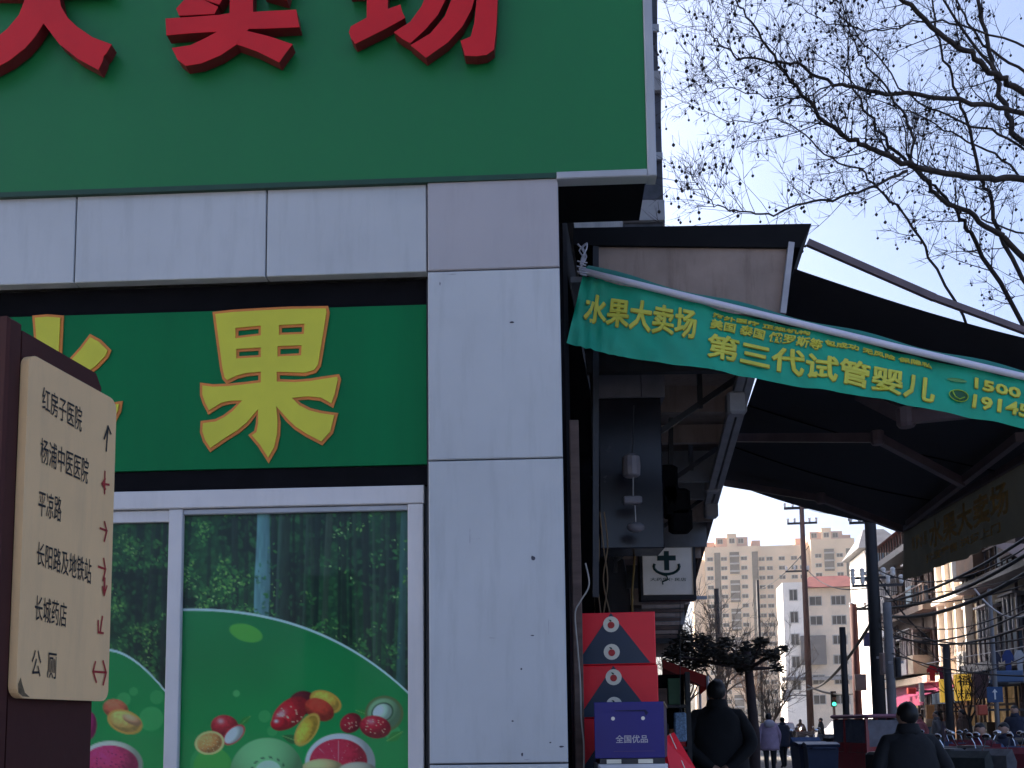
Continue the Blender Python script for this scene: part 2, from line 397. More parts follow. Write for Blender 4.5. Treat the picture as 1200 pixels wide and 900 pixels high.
# small scuffs on the pillar: dark scratches with their own shape
rng = random.Random(4)
mb = MB()
for (px, py, wpx, hpx) in ((600, 379, 8, 3), (611, 784, 3, 3), (601, 845, 3, 2.5), (645, 870, 3, 2), (658, 875, 7, 2.5), (612, 884, 3, 6), (618, 890, 10, 1.8), (551, 632, 1.2, 40), (559, 632, 16, 1), (643, 735, 1, 24), (577, 748, 12, 1.5), (625, 655, 7, 8), (624, 745, 5, 2), (530, 323, 14, 1.5), (516, 334, 1.5, 6)):
    a, b = FF.hit(px, py); k = 4.0/1200
    pts = []
    for j in range(9):
        t = 2*math.pi*j/9; r_ = 0.6+0.4*rng.random(); pts.append((a+math.cos(t)*wpx*k*0.5*r_, b+math.sin(t)*hpx*k*0.5*r_))
    MB().add([FF.W(p[0], p[1], 0.0135) for p in pts], [tuple(range(9))]).build('scuff_mark', mat('scuff', (0.16, 0.16, 0.19) if max(wpx, hpx) > 9 else (0.05, 0.05, 0.07), rough=0.8, var=0.5, scale=30) if max(wpx, hpx) <= 9 else mat('faint_scuff', (0.36, 0.37, 0.41), rough=0.8, var=0.3, scale=30), shop, fix=False)
# balconies of the floors above, seen edge-on past the sign
M_wdark = mat('enclosed_balcony', (0.05, 0.05, 0.06), rough=0.4, var=0.5, scale=3)
for k in range(5):
    z = 6.0 + 2.75*k
    MB().hexa(blk(19.5, 26, tW-0.01, 0.47, z, z+0.42)).build('balcony_slab', M_slab, shop)
    MB().hexa(blk(19.6, 25.9, tW-0.01, 0.45-0.03*(k % 2), z+0.42, z+2.75)).build('enclosed_balcony', M_wdark, shop)
    MB().hexa(blk(19.45, 19.5, tW-0.01, 0.46, z+1.25, z+1.4)).build('balcony_rail', M_alu_grey, shop)

# ---- windows (frame members, glass, printed film)
Fw = Frame(FF.W(0, 0, -0.09), FX)
def film(name, parent, px0, px1, py0, py1, painter, res=1.1):
    """printed film: a flat fine grid whose points carry the print's own colours"""
    a0, b1 = Fw.hit(px0, (py0))[0], Fw.hit((px0+px1)/2, py0)[1]; a1 = Fw.hit(px1, py0)[0]; b0 = Fw.hit((px0+px1)/2, py1)[1]
    nx = int((px1-px0)/res); ny = int((py1-py0)/res)
    U, V = np.meshgrid(np.linspace(px0, px1, nx), np.linspace(py0, py1, ny))
    C = np.clip(painter(U, V), 0, 1)
    A = np.linspace(a0, a1, nx); B = np.linspace(b1, b0, ny)
    Mi = MX[parent.name].inverted()
    vs_ = [tuple(Mi @ Fw.W(A[i], B[j], -0.012)) for j in range(ny) for i in range(nx)]
    fs = [(j*nx+i, (j+1)*nx+i, (j+1)*nx+i+1, j*nx+i+1) for j in range(ny-1) for i in range(nx-1)]
    me = bpy.data.meshes.new(name); me.from_pydata(vs_, [], fs)
    at = me.attributes.new('print', 'FLOAT_COLOR', 'POINT')
    at.data.foreach_set('color', np.concatenate([C, np.ones(C.shape[:2]+(1,))], 2).astype(np.float32).ravel())
    me.materials.append(MC.setdefault('film', None) or MC.__setitem__('film', mat_attr('printed_film', 0.4, 0.3)) or MC['film'])
    o = bpy.data.objects.new(name, me); COL.objects.link(o); o.parent = parent; MX[o.name] = MX[parent.name]; return o
NR = np.random.RandomState(7)
def vnoise(U, V, s, seed):
    r = np.random.RandomState(seed); T = r.rand(128, 128)
    x = U/s; y = V/s; xi = np.floor(x).astype(int); yi = np.floor(y).astype(int); fx = x-xi; fy = y-yi
    fx = fx*fx*(3-2*fx); fy = fy*fy*(3-2*fy)
    g = lambda a, b: T[b % 128, a % 128]
    return (g(xi, yi)*(1-fx)+g(xi+1, yi)*fx)*(1-fy) + (g(xi, yi+1)*(1-fx)+g(xi+1, yi+1)*fx)*fy
def sl3(c): return np.array(lin(c))
FK = 2.4
def mixin(C, m, col): 
    m = m[..., None]; return C*(1-m) + np.array(col)*m
def forest(U, V, bright=1.0, trunks=()):
    """leaf dabs layered over dark woodland and trunks, as a printed photograph of a wood"""
    H_, W_ = U.shape; x0 = U[0, 0]; y0 = V[0, 0]; dx = (U[0, -1]-U[0, 0])/(W_-1); dy = (V[-1, 0]-V[0, 0])/(H_-1)
    r = np.random.RandomState(17+W_); n1 = vnoise(U, V, 48, 1); n2 = vnoise(U, V, 20, 2)
    C = np.zeros(U.shape+(3,)); C[:] = sl3((17, 32, 24)); C = mixin(C, np.clip((n1*.6+n2*.4-.4)*4, 0, 1), sl3((26, 56, 34)))
    def dabs(n, cols, s0, s1, dens):
        for _ in range(n):
            cx = r.uniform(U[0, 0], U[0, -1]); cy = r.uniform(V[0, 0], V[-1, 0]); i_ = int((cx-x0)/dx); j_ = int((cy-y0)/dy)
            if r.rand() > dens[min(H_-1, j_), min(W_-1, i_)]: continue
            s_ = r.uniform(s0, s1); k = int(s_*1.6/dx)+1; a0, a1, c0, c1 = max(0, i_-k), min(W_, i_+k+1), max(0, j_-k), min(H_, j_+k+1)
            if a1 <= a0 or c1 <= c0: continue
            u = U[c0:c1, a0:a1]-cx; v = V[c0:c1, a0:a1]-cy; t = r.uniform(0, math.pi); p_ = u*math.cos(t)+v*math.sin(t); q_ = -u*math.sin(t)+v*math.cos(t)
            m = np.clip((1-np.sqrt((p_/s_)**2+(q_/(s_*.55))**2))*2.2, 0, 1)[..., None]*r.uniform(.4, .95)
            C[c0:c1, a0:a1] = C[c0:c1, a0:a1]*(1-m)+np.array(lin(cols[r.randint(len(cols))]))*r.uniform(.75, 1.25)*m
    left = np.clip((330-U)/90.0, 0.15, 1) if x0 > 200 else np.ones(U.shape)*.8
    low = np.clip((V-640)/60.0, 0, 1)
    area = (U[0, -1]-U[0, 0])*(min(820, V[-1, 0])-V[0, 0])
    dabs(int(area/14), [(30, 66, 38), (24, 54, 34), (38, 78, 42)], 3, 7, np.clip(n1*1.3, 0, 1))
    for t_i, (x, wd, col, op) in enumerate(trunks):
        sway = 2.0*np.sin(V/80.0+x) + 0.02*(V-650)*np.sin(x*3.7)
        edge = np.clip((wd/2*(0.92+0.1*np.sin(V/25.0+x)) - np.abs(U - x - sway))/1.4+0.5, 0, 1)
        side = 1.3-0.6*np.clip((U-x-sway)/max(wd, 1)+0.5, 0, 1)
        tex = (0.75+0.4*vnoise(U*2, V*0.3, 5, int(x) % 97))*side; e_ = edge*op
        C = C*(1-e_[..., None]) + (np.array(lin(col))[None, None, :]*tex[..., None])*e_[..., None]
    d2 = np.clip((n2-.45)*3.5, 0, 1)
    dabs(int(area/9), [(44, 92, 46), (34, 76, 42), (56, 104, 48), (30, 66, 40)], 1.8, 4.2, np.clip(left*d2*1.6+low*d2*.3, 0, 1))
    dabs(int(area/13), [(84, 132, 58), (104, 146, 66), (70, 118, 54)], 1.2, 3.0, np.clip((left*.6+low*.15)*np.clip((n2-.55)*4, 0, 1)*1.3, 0, 1))
    dabs(int(area/90), [(140, 170, 100), (120, 156, 84)], .9, 2.0, np.clip((n2-.5)*3, 0, 1))
    return C*bright
def ell(U, V, cx, cy, rx, ry, rot=0, soft=1.2):
    c, s_ = math.cos(R(rot)), math.sin(R(rot)); x = (U-cx)*c+(V-cy)*s_; y = -(U-cx)*s_+(V-cy)*c
    d = np.sqrt((x/rx)**2+(y/ry)**2); return np.clip((1-d)*min(rx, ry)/soft+0.5, 0, 1), x/rx, y/ry, d
def fruit(C, U, V, cx, cy, rx, ry, rot, col, hi=None, hl=(-.35, -.4), rim=None, seedn=0):
    m, x, y, d = ell(U, V, cx, cy, rx, ry, rot)
    col = sl3(col); t = np.clip(1.0-0.55*((x-hl[0])**2+(y-hl[1])**2), 0.35, 1.15)
    base = col[None, None, :]*t[..., None]
    if seedn: base = base*(0.8+0.4*vnoise(U, V, 2.3, seedn)[..., None])
    if hi is not None:
        h = np.exp(-(((x-hl[0])**2+(y-hl[1])**2)/0.05)); base = base*(1-h[..., None]*0.7)+sl3(hi)*h[..., None]*0.7
    if rim is not None:
        e = np.clip((d-0.8)*9, 0, 1); base = base*(1-e[..., None])+sl3(rim)*e[..., None]
    return C*(1-m[..., None]) + base*m[..., None]
def wedges(C, U, V, cx, cy, rx, ry, rot, n, col, op=.5):
    m, x, y, d = ell(U, V, cx, cy, rx, ry, rot); th = np.arctan2(y, x)
    ln = np.clip(1-np.abs(np.sin(th*n/2))*d*rx/1.3, 0, 1)*m*np.clip((d-.1)*6, 0, 1); return mixin(C, ln*op, sl3(col))
def specks(C, U, V, cx, cy, rx, ry, n, col, seed, s_=.9):
    r = np.random.RandomState(seed)
    for _ in range(n):
        t = r.uniform(0, 6.283); q = math.sqrt(r.uniform(0, .8)); C = mixin(C, ell(U, V, cx+rx*q*math.cos(t), cy+ry*q*math.sin(t), s_, s_*.8, 0, .8)[0]*.8, sl3(col))
    return C
def leafp(C, U, V, cx, cy, L, w_, rot, col=(40, 110, 44)):
    m, x, y, d = ell(U, V, cx, cy, L, w_, rot); m = m*np.clip((1-np.abs(x)**1.5-np.abs(y))*4, 0, 1); C = mixin(C, m, sl3(col)); return mixin(C, m*np.clip(1-np.abs(y)*8, 0, 1)*.6, sl3((120, 170, 90)))
def arch(C, U, V, fn):
    d = V - fn(U)
    g = np.zeros(C.shape); t = np.clip((V-700)/220.0, 0, 1)[..., None]
    g[:] = sl3((8, 96, 50)); g = g*(1-t) + sl3((18, 124, 60))*t
    g *= (0.92+0.16*vnoise(U, V, 60, 31))[..., None]
    m = np.clip(d+0.5, 0, 1); C = C*(1-m[..., None]) + g*m[..., None]
    ln = np.clip(1.9-np.abs(d-0.3), 0, 1); return mixin(C, ln*0.9, sl3((170, 195, 190)))
def bokeh(C, U, V, lst):
    for (x, y, r_, op) in lst:
        m = ell(U, V, x, y, r_, r_)[0]; C = mixin(C, m*op, sl3((80, 160, 90)))
    return C
def arc_right(U): return 714.0 + np.where(U > 222, ((U-222)/258.0)**2*80 + ((np.maximum(U-222, 0))/258.0)**4*24, 0)
def paint_right(U, V):
    T = [(222, 4, (20, 35, 30), .7), (262, 5, (25, 40, 34), .6), (275, 9, (30, 42, 36), .9), (288, 5, (24, 34, 30), .8), (307, 18, (84, 116, 118), .95), (320, 9, (24, 34, 32), .9), (336, 12, (34, 46, 38), .9), (352, 5, (22, 32, 26), .8), (364, 4, (40, 50, 40), .7), (372, 7, (22, 34, 28), .9), (385, 8, (50, 62, 48), .8), (396, 4, (22, 30, 26), .8), (405, 7, (24, 34, 28), .8), (418, 5, (40, 54, 42), .7), (430, 9, (26, 36, 30), .9), (446, 6, (30, 42, 34), .8), (458, 10, (20, 30, 27), .9), (472, 10, (46, 74, 68), .9), (244, 5, (22, 34, 28), .7), (329, 4, (60, 76, 66), .7), (344, 4, (18, 26, 22), .8), (358, 5, (44, 58, 46), .7), (412, 4, (16, 24, 20), .8), (438, 4, (52, 66, 52), .7), (452, 4, (40, 52, 42), .7)]
    C = forest(U, V, 1.0, T)
    C = arch(C, U, V, arc_right)
    # leaf
    m, x, y, d = ell(U, V, 290, 743, 20, 10, 18); m = m*np.clip((1-np.abs(y)*0.6-np.maximum(-x, 0)*0.5)*3, 0, 1); C = mixin(C, m, sl3((72, 140, 52)))
    C = bokeh(C, U, V, [(280, 814, 4, .6), (313, 841, 7, .3), (322, 858, 6, .25), (460, 862, 9, .4), (250, 895, 22, .25)])
    m = ell(U, V, 254, 897, 22, 20)[0]; C = mixin(C, m*.7, sl3((60, 140, 50)))
    f = lambda *a, **k: fruit(C, U, V, *a, **k)
    C = leafp(C, U, V, 290, 846, 10, 4, -40); C = leafp(C, U, V, 425, 838, 9, 4, 20); C = leafp(C, U, V, 345, 868, 14, 6, 20, (30, 84, 40)); C = leafp(C, U, V, 462, 866, 12, 6, -30)
    C = f(267, 852, 16, 13, 10, (176, 38, 48), (230, 150, 150), seedn=41)
    C = f(278, 862, 15, 8.5, -42, (205, 205, 200), rim=(170, 40, 50))
    C = f(250, 871, 17, 13.5, -8, (214, 140, 78), rim=(225, 170, 110), seedn=42); C = wedges(C, U, V, 250, 871, 14, 11, -8, 10, (236, 196, 140), .6)
    C = f(357, 826, 16, 14, 0, (90, 16, 28))
    C = f(342, 838, 24, 15, -42, (196, 26, 40), (240, 160, 160), seedn=43); C = specks(C, U, V, 342, 838, 20, 12, 16, (236, 180, 150), 5, .8)
    C = f(330, 850, 10, 8, 0, (204, 24, 40), (240, 200, 200))
    C = f(383, 825, 19, 12, 25, (214, 160, 62), rim=(190, 130, 50), seedn=44)
    C = f(376, 834, 18, 12, 28, (190, 58, 40), seedn=45)
    C = f(362, 857, 21, 11, -58, (220, 166, 58), rim=(190, 140, 60), seedn=46)
    C = f(450, 840, 22, 21, 0, (120, 150, 110), rim=(80, 90, 50)); C = f(448, 838, 13, 11, -25, (186, 205, 180), rim=(40, 60, 40))
    C = f(412, 850, 13, 11, -35, (150, 24, 40), seedn=47); C = f(440, 855, 18, 13, 12, (170, 24, 44), (220, 120, 130), seedn=48); C = specks(C, U, V, 440, 855, 15, 10, 18, (226, 170, 140), 6, .7); C = specks(C, U, V, 412, 850, 9, 8, 10, (226, 170, 140), 7, .7)
    C = f(400, 896, 40, 34, 0, (205, 200, 196)); C = f(398, 894, 33, 26, 0, (205, 44, 66), seedn=49); C = wedges(C, U, V, 398, 900, 31, 30, 0, 16, (232, 150, 150), .6)
    C = f(380, 902, 24, 11, 0, (196, 172, 120)); C = f(420, 905, 22, 10, 0, (170, 160, 140))
    C = f(316, 906, 42, 40, 0, (110, 166, 110), hl=(-.2, -.6)); 
    m, x, y, d = ell(U, V, 318, 905, 15, 13)
    th = np.arctan2(y, x); sp = np.clip(1-np.abs(d-1.28)*7, 0, 1)*(np.sin(th*13+d*6) > 0.1); C = mixin(C, sp*.85, sl3((24, 50, 36)))
    C = mixin(C, m*.8, sl3((165, 190, 165)))
    return C*FK
def arc_left(U): return 764.0 + np.clip((U-131)/64.0, 0, 2)**1.7*46
def paint_left(U, V):
    C = forest(U, V, 0.85, [(165, 10, (22, 34, 30), .8), (183, 7, (20, 30, 27), .8), (176, 3, (36, 46, 40), .7), (193, 6, (26, 36, 32), .9), (150, 5, (24, 36, 30), .5)])
    C = arch(C, U, V, arc_left)
    C = bokeh(C, U, V, [(150, 822, 8, .35), (161, 813, 5, .3), (182, 845, 14, .35), (188, 820, 8, .25)])
    f = lambda *a, **k: fruit(C, U, V, *a, **k)
    C = f(141, 833, 15, 11, 20, (206, 100, 70), seedn=51); C = f(152, 848, 21, 13, 22, (222, 168, 92), rim=(200, 130, 60), seedn=52); C = f(160, 846, 12, 5, 25, (214, 150, 110))
    C = f(110, 852, 10, 17, 0, (160, 30, 90)); C = f(138, 896, 36, 26, 6, (190, 190, 170)); C = f(137, 897, 32, 22, 6, (196, 46, 96), seedn=53); C = specks(C, U, V, 137, 897, 26, 17, 34, (90, 14, 50), 8, 1.0)
    return C*FK
win = MB()
zWb = 0.75
aL = Fw.hit(-640, 600)[0]; aR = Fw.hit(498, 600)[0]; zt = zW
win.fbev(Fw, aL, aR, zt-0.075, zt, -0.05, 0.03, 0.004)
wobj = win.build('window', M_alu, shop)
def rail(a0, a1, b0, b1, c0, c1, nm='frame_member', m=M_alu): return MB().fbev(Fw, a0, a1, b0, b1, c0, c1, 0.003).build(nm, m, wobj)
zi = zt-0.077
a478 = Fw.hit(479, 700)[0]; a213 = Fw.hit(214, 700)[0]; a197 = Fw.hit(198, 700)[0]
rail(a478, aR-0.004, zWb, zi, -0.04, 0.028); rail(a197, a213, zWb, zi, -0.04, 0.022)
rail(aL, aL+0.07, zWb, zi, -0.04, 0.028)
amid = Fw.hit(-230, 700)[0]; rail(amid, amid+0.055, zWb, zi, -0.04, 0.02)
rail(a213+0.001, a478-0.001, zi-0.022, zi-0.001, -0.04, 0.016, m=M_alu_grey); rail(amid+0.056, a197-0.001, zi-0.05, zi-0.001, -0.04, 0.012, m=M_alu)
rail(aL+0.071, aR-0.005, zWb-0.09, zWb-0.001, -0.05, 0.03)
MB().fbox(Fw, aR+0.002, aR+0.014, 0, zt, -0.1, 0.0).build('frame_member', M_dark, wobj)
M_glass = mat_glass('window_glass', ior=1.18)
for (q0, q1) in ((a213+0.002, a478-0.002), (amid+0.058, a197-0.002), (aL+0.072, amid-0.002)):
    MB().fbox(Fw, q0, q1, zWb+0.001, zi-0.05 if q1 < a197 else zi-0.023, -0.006, 0.0).build('pane', M_glass, wobj)
film('printed_film', wobj, 214, 479, 590, 935, paint_right)
film('printed_film', wobj, 60, 198, 592, 935, paint_left, 1.4)
film('printed_film', wobj, -230, 58, 592, 935, paint_left, 3)
MB().fbox(FF, -7, uP-0.03, 0.0, FF.hit(400, 930)[1], -0.28, -0.11).build('dwarf_wall', M_slab, shop)

# ---- lower sign with yellow characters
low = thing('lower_shop_sign', 'green shop sign with large yellow characters above the window', 'sign', FF.W(-1.2, zC1, 0), -FA)
MB().fbox(FF, -5, uP-0.012, zC1+0.012, zC0-0.022, -0.12, -0.06).build('sign_panel', M_greenlow, low)
Fl = Frame(FF.W(0, 0, -0.06), FX)
def z4(L): return [(x/3.0, 300+y/3.0) for (x, y) in L]
GUO = [z4([(757,205),(820,198),(900,193),(1020,187),(1148,185),(1152,200),(1140,275),(1122,385),(1108,405),(1075,415),(977,412),(977,442),(1040,444),(1090,440),(1140,432),(1188,425),(1192,435),(1180,490),(1168,524),(1130,503),(1085,498),(1033,503),(1055,525),(1090,543),(1130,553),(1180,560),(1165,620),(1132,657),(1080,630),(1040,604),(1010,575),(975,535),(980,585),(978,630),(968,675),(945,715),(915,668),(885,632),(902,620),(908,590),(908,545),(870,590),(838,617),(800,640),(742,680),(722,650),(712,620),(714,588),(760,582),(790,567),(820,545),(850,512),(810,514),(780,521),(737,548),(722,520),(712,490),(712,455),(750,460),(800,458),(860,452),(917,445),(917,412),(870,416),(835,425),(800,442),(790,430),(783,400),(768,290)]),
       z4([(832,258),(917,250),(917,280),(832,290)]), z4([(985,248),(1070,244),(1068,275),(985,278)]), z4([(835,332),(917,327),(917,356),(835,361)]), z4([(980,322),(1060,319),(1058,350),(980,354)])]
SHUI_A = z4([(124,218),(170,214),(218,218),(214,300),(209,420),(208,560),(200,650),(180,700),(160,712),(120,660),(118,640),(138,630),(140,540),(136,400),(130,300)])
SHUI_B = z4([(320,285),(352,302),(384,334),(376,354),(340,392),(308,415),(262,444),(300,480),(350,512),(390,525),(424,520),(420,545),(392,600),(340,590),(280,560),(236,500),(222,430),(250,370),(290,325)])
SHUI_C = z4([(-60,330),(40,325),(112,318),(108,360),(80,440),(30,520),(-40,590),(-80,560),(-60,530),(-10,490),(30,430),(48,385),(-50,392)])
for polys in (GUO, [SHUI_A], [SHUI_B], [SHUI_C]):
    grown = [offset_poly(polys[0], 2.6)] + [offset_poly(h, -2.2) for h in polys[1:]]
    lt = glyph(Fl, grown, 0.001, 0.005).build('letter', M_orange, low)
    core = [offset_poly(polys[0], -0.8)] + [offset_poly(h, 0.8) for h in polys[1:]]
    glyph(Fl, core, 0.0055, 0.010).build('letter_face', M_yellow, lt)

# ---- big fascia sign with red built-up characters
big = thing('fascia_sign', 'large green fascia sign with raised red characters along the top', 'sign', FF.W(-0.6, zA, 0), -FA)
Fb = Frame(FF.W(0, 0, 0.018), FX)
zb0 = Fb.hit(655, 210)[1]; ub = Fb.hit(766, 205)[0]; zb1 = zb0+1.9
MB().fbox(Fb, -7, ub-0.026, zb0+0.028, zb1, -0.02, 0).build('sign_face', M_greensign, big)
mb = MB(); mb.fbox(Fb, uR-0.01, ub-0.03, zb0, zb1-0.05, -0.37, -0.022); mb.fbox(Fb, -7, uR-0.012, zb0+0.002, zb1-0.05, -0.30, -0.022)
mb.build('sign_box', M_black, big)
MB().fbev(Fb, ub-0.025, ub+0.012, zb0-0.004, zb1+0.02, -0.06, 0.012, 0.004).build('edge_trim', M_alu_grey, big)
MB().fbev(Fb, uR-0.005, ub-0.026, zb0-0.004, zb0+0.027, -0.05, 0.012, 0.004).build('edge_trim', M_alu_grey, big)
MB().fbox(Fb, -7, uR-0.006, zb0+0.006, zb0+0.0275, -0.02, 0.003).build('edge_trim', mat('dark_green_trim', (0.01, 0.05, 0.03), rough=0.5), big)
def z1(L): return [(x/3.0, y/3.0) for (x, y) in L]
def z2(L): return [(400+x/3.0, y/3.0) for (x, y) in L]
DA = z1([(125,-190),(232,-190),(226,-62),(405,-68),(402,2),(230,8),(240,60),(262,98),(295,130),(350,168),(415,192),(398,222),(388,232),(384,250),(370,280),(300,242),(235,190),(180,118),(150,165),(115,205),(60,248),(0,280),(-90,310),(-130,250),(-60,228),(0,182),(55,138),(95,90),(122,20),(-90,16),(-90,-55),(122,-60)])
MAI = [z1([(603,103),(700,97),(790,90),(825,84),(828,-120),(905,-120),(905,80),(980,76),(1055,72),(1066,132),(970,136),(890,138),(852,190),(792,230),(725,258),(672,266),(645,245),(625,205),(690,195),(742,170),(782,148),(700,152),(606,160)]),
       z1([(886,146),(960,164),(1042,192),(1020,220),(996,254),(920,216),(846,190)]), z1([(682,22),(738,40),(784,62),(772,86),(650,92),(640,68)]),
       z1([(700,-50),(822,-4),(788,54),(676,16)]), z1([(946,-60),(1042,-50),(1022,38),(940,14)])]
CH = [z2([(100,-90),(170,-90),(170,-30),(230,-40),(232,0),(172,8),(172,70),(216,55),(222,80),(232,100),(160,140),(60,190),(46,172),(38,150),(45,130),(100,100),(100,10),(40,14),(38,-28),(100,-28)]),
      z2([(322,-60),(392,-60),(380,20),(345,90),(302,140),(250,188),(222,172),(194,150),(250,115),(290,60),(312,0)]),
      z2([(404,-60),(480,-60),(476,20),(462,70),(430,130),(380,185),(305,238),(275,214),(252,195),(320,155),(370,95),(396,30)]),
      z2([(484,-60),(552,-60),(552,40),(548,130),(540,210),(515,228),(480,233),(440,231),(432,205),(425,180),(460,166),(472,120),(480,40)])]
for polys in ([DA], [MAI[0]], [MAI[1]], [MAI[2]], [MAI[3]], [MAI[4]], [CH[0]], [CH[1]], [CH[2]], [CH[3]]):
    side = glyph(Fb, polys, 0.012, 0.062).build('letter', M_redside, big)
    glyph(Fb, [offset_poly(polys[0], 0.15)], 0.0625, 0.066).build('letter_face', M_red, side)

# ================================================================= wayfinding pylon
Y0 = 2.2; D = Vector((0.18, 1, 0)).normalized()
pB = P(27, 600, Y0); pB.z = 0
FP = Frame(pB, D)                                    # board plane, faces right
PN = FP.n
pyl = thing('wayfinding_pylon', 'maroon wayfinding pylon with a cream direction board at the left edge', 'signpost', pB - PN*0.08, math.atan2(D.y, D.x))
M_maroon = mat('maroon_paint', (0.060, 0.020, 0.018), rough=0.6, spec=0.15, var=0.12, scale=5, bump=0.05, bscale=30)
M_maroon2 = mat('maroon_front', (0.060, 0.020, 0.018), rough=0.6, spec=0.15, var=0.12, scale=5)
M_cream = mat('cream_board', (0.80, 0.52, 0.26), rough=0.5, var=0.05, scale=3, dirt=(0.3, 0.22, 0.16), dirt_amt=0.25)
M_ink = mat('black_ink', (0.015, 0.014, 0.014), rough=0.6)
M_redink = mat('red_ink', (0.33, 0.02, 0.02), rough=0.6)
ztop = FP.hit(24, 386, -0.025)[1]; a_l = FP.hit(22, 500, -0.025)[0]; a_r = FP.hit(118, 480, -0.025)[0]
MB().prism([(a_l, 0), (a_r, 0), (a_r, ztop-0.03), (a_r-0.025, ztop), (a_l, ztop)], lambda p: FP.W(p[0], p[1], -0.025), lambda p: FP.W(p[0], p[1], -0.14)).build('side_panel', M_maroon, pyl)
MB().fbev(FP, a_l-0.055, a_l-0.008, 0, ztop+0.012, -0.34, -0.018, 0.006).build('front_panel', M_maroon2, pyl)
MB().fbox(FP, a_l-0.009, a_l-0.001, 0, ztop-0.01, -0.2, -0.034).build('joint_gap', M_black, pyl)
b0 = FP.hit(20, 818)[1]; b1 = FP.hit(36, 414)[1]; aw0 = FP.hit(27, 600)[0]; aw1 = FP.hit(133, 600)[0]
def rrect(x0, x1, y0, y1, r, n=5):
    out = []
    for cx, cy, s0 in ((x1-r, y1-r, 0), (x0+r, y1-r, 90), (x0+r, y0+r, 180), (x1-r, y0+r, 270)):
        for k in range(n+1):
            t = R(s0+90*k/n); out.append((cx+r*math.cos(t), cy+r*math.sin(t)))
    return out
board = MB().prism(rrect(aw0, aw1, b0, b1, 0.028), lambda p: FP.W(p[0], p[1], -0.020), lambda p: FP.W(p[0], p[1], 0.0)).build('direction_board', M_cream, pyl)
rows = [('红房子医院', [(49, 452), (96, 478), (95, 507), (49, 480)]), ('杨浦中医医院', [(47, 512), (104, 538), (102, 568), (47, 542)]),
        ('平凉路', [(45, 573), (72, 583), (71, 612), (44, 604)]), ('长阳路及地铁站', [(43, 634), (107, 656), (106, 685), (42, 662)]),
        ('长城药店', [(41, 697), (78, 707), (77, 736), (40, 727)]), ('公  厕', [(37, 761), (66, 765), (65, 796), (36, 792)])]
for txt, q in rows: text_on(FP, txt, q, 0.0015, 0.003).build('lettering', M_ink, board, fix=False)
def strokes(fr, lines, wd, c=0.0015):
    mb = MB()
    for (p, q) in lines:
        a = Vector(fr.hit(*p)); b = Vector(fr.hit(*q)); d = (b-a).normalized()*wd/2; n_ = Vector((-d.y, d.x))
        mb.add([fr.W(v.x, v.y, c) for v in (a-d-n_, b+d-n_, b+d+n_, a-d+n_)], [(0, 1, 2, 3)]); c += 0.0003
    return mb
arrows = [([((124, 528), (126, 500)), ((126, 500), (121.5, 514)), ((126, 500), (129, 508))], M_ink), ([((122, 578), (122.5, 553)), ((119, 567), (127, 568)), ((119, 567), (122.5, 561)), ((119, 567), (122.5, 573))], M_redink),
          ([((117, 619), (124.5, 622)), ((124.5, 622), (122, 612)), ((124.5, 622), (121.5, 634))], M_redink), ([((115, 664), (123, 667)), ((121, 655), (123, 667)), ((123, 667), (120, 680)), ((122, 678), (121, 697)), ((119.5, 688), (121, 697)), ((124, 687), (121, 697))], M_redink),
          ([((117, 740), (119.5, 723)), ((114.5, 728), (114.5, 741)), ((114.5, 741), (120, 742))], M_redink), ([((109, 787), (123, 788)), ((111, 776), (108.5, 787)), ((108.5, 787), (112, 799)), ((120, 775), (123.5, 788)), ((123.5, 788), (120, 802))], M_redink)]
for ls, m in arrows: strokes(FP, ls, 0.0055).build('arrow', m, board, fix=False)
MB().add([FP.W(aw0+x, b0+y, 0.0012) for x, y in ((0.004, 0.03), (0.006, 0.012), (0.02, 0.004), (0.045, 0.003), (0.028, 0.012), (0.018, 0.03), (0.012, 0.045))], [tuple(range(7))]).build('rust_patch', mat('rust', (0.16, 0.11, 0.06), rough=0.9, var=0.5, scale=60), board, fix=False)
# ================================================================= projecting canopy along the street
M_wood = mat('weathered_plank', (0.13, 0.085, 0.07), rough=0.8, var=0.35, scale=3, bump=0.2, stretch=(1, 6, 6))
M_ply = mat('brown_board', (0.34, 0.26, 0.22), rough=0.8, var=0.2, scale=4, dirt=(0.08, 0.05, 0.04), dirt_amt=0.55)
M_greybd = mat('grey_board', (0.22, 0.22, 0.23), rough=0.7, var=0.25, scale=3)
M_roof = mat('black_roofing', (0.010, 0.010, 0.012), rough=0.85, var=0.3, scale=4, spec=0.15)
M_rust = mat('rusty_steel', (0.10, 0.075, 0.075), rough=0.7, var=0.35, scale=10)
M_galv = mat('galvanised_steel', (0.42, 0.41, 0.43), rough=0.5, metal=0.2, var=0.2, scale=6)
tE = 0.69; zE = 3.78
can = thing('street_canopy', 'projecting shop canopy of boards on steel brackets beside the pillar', 'canopy', S(5, tW), -ST)
y0 = 5.0
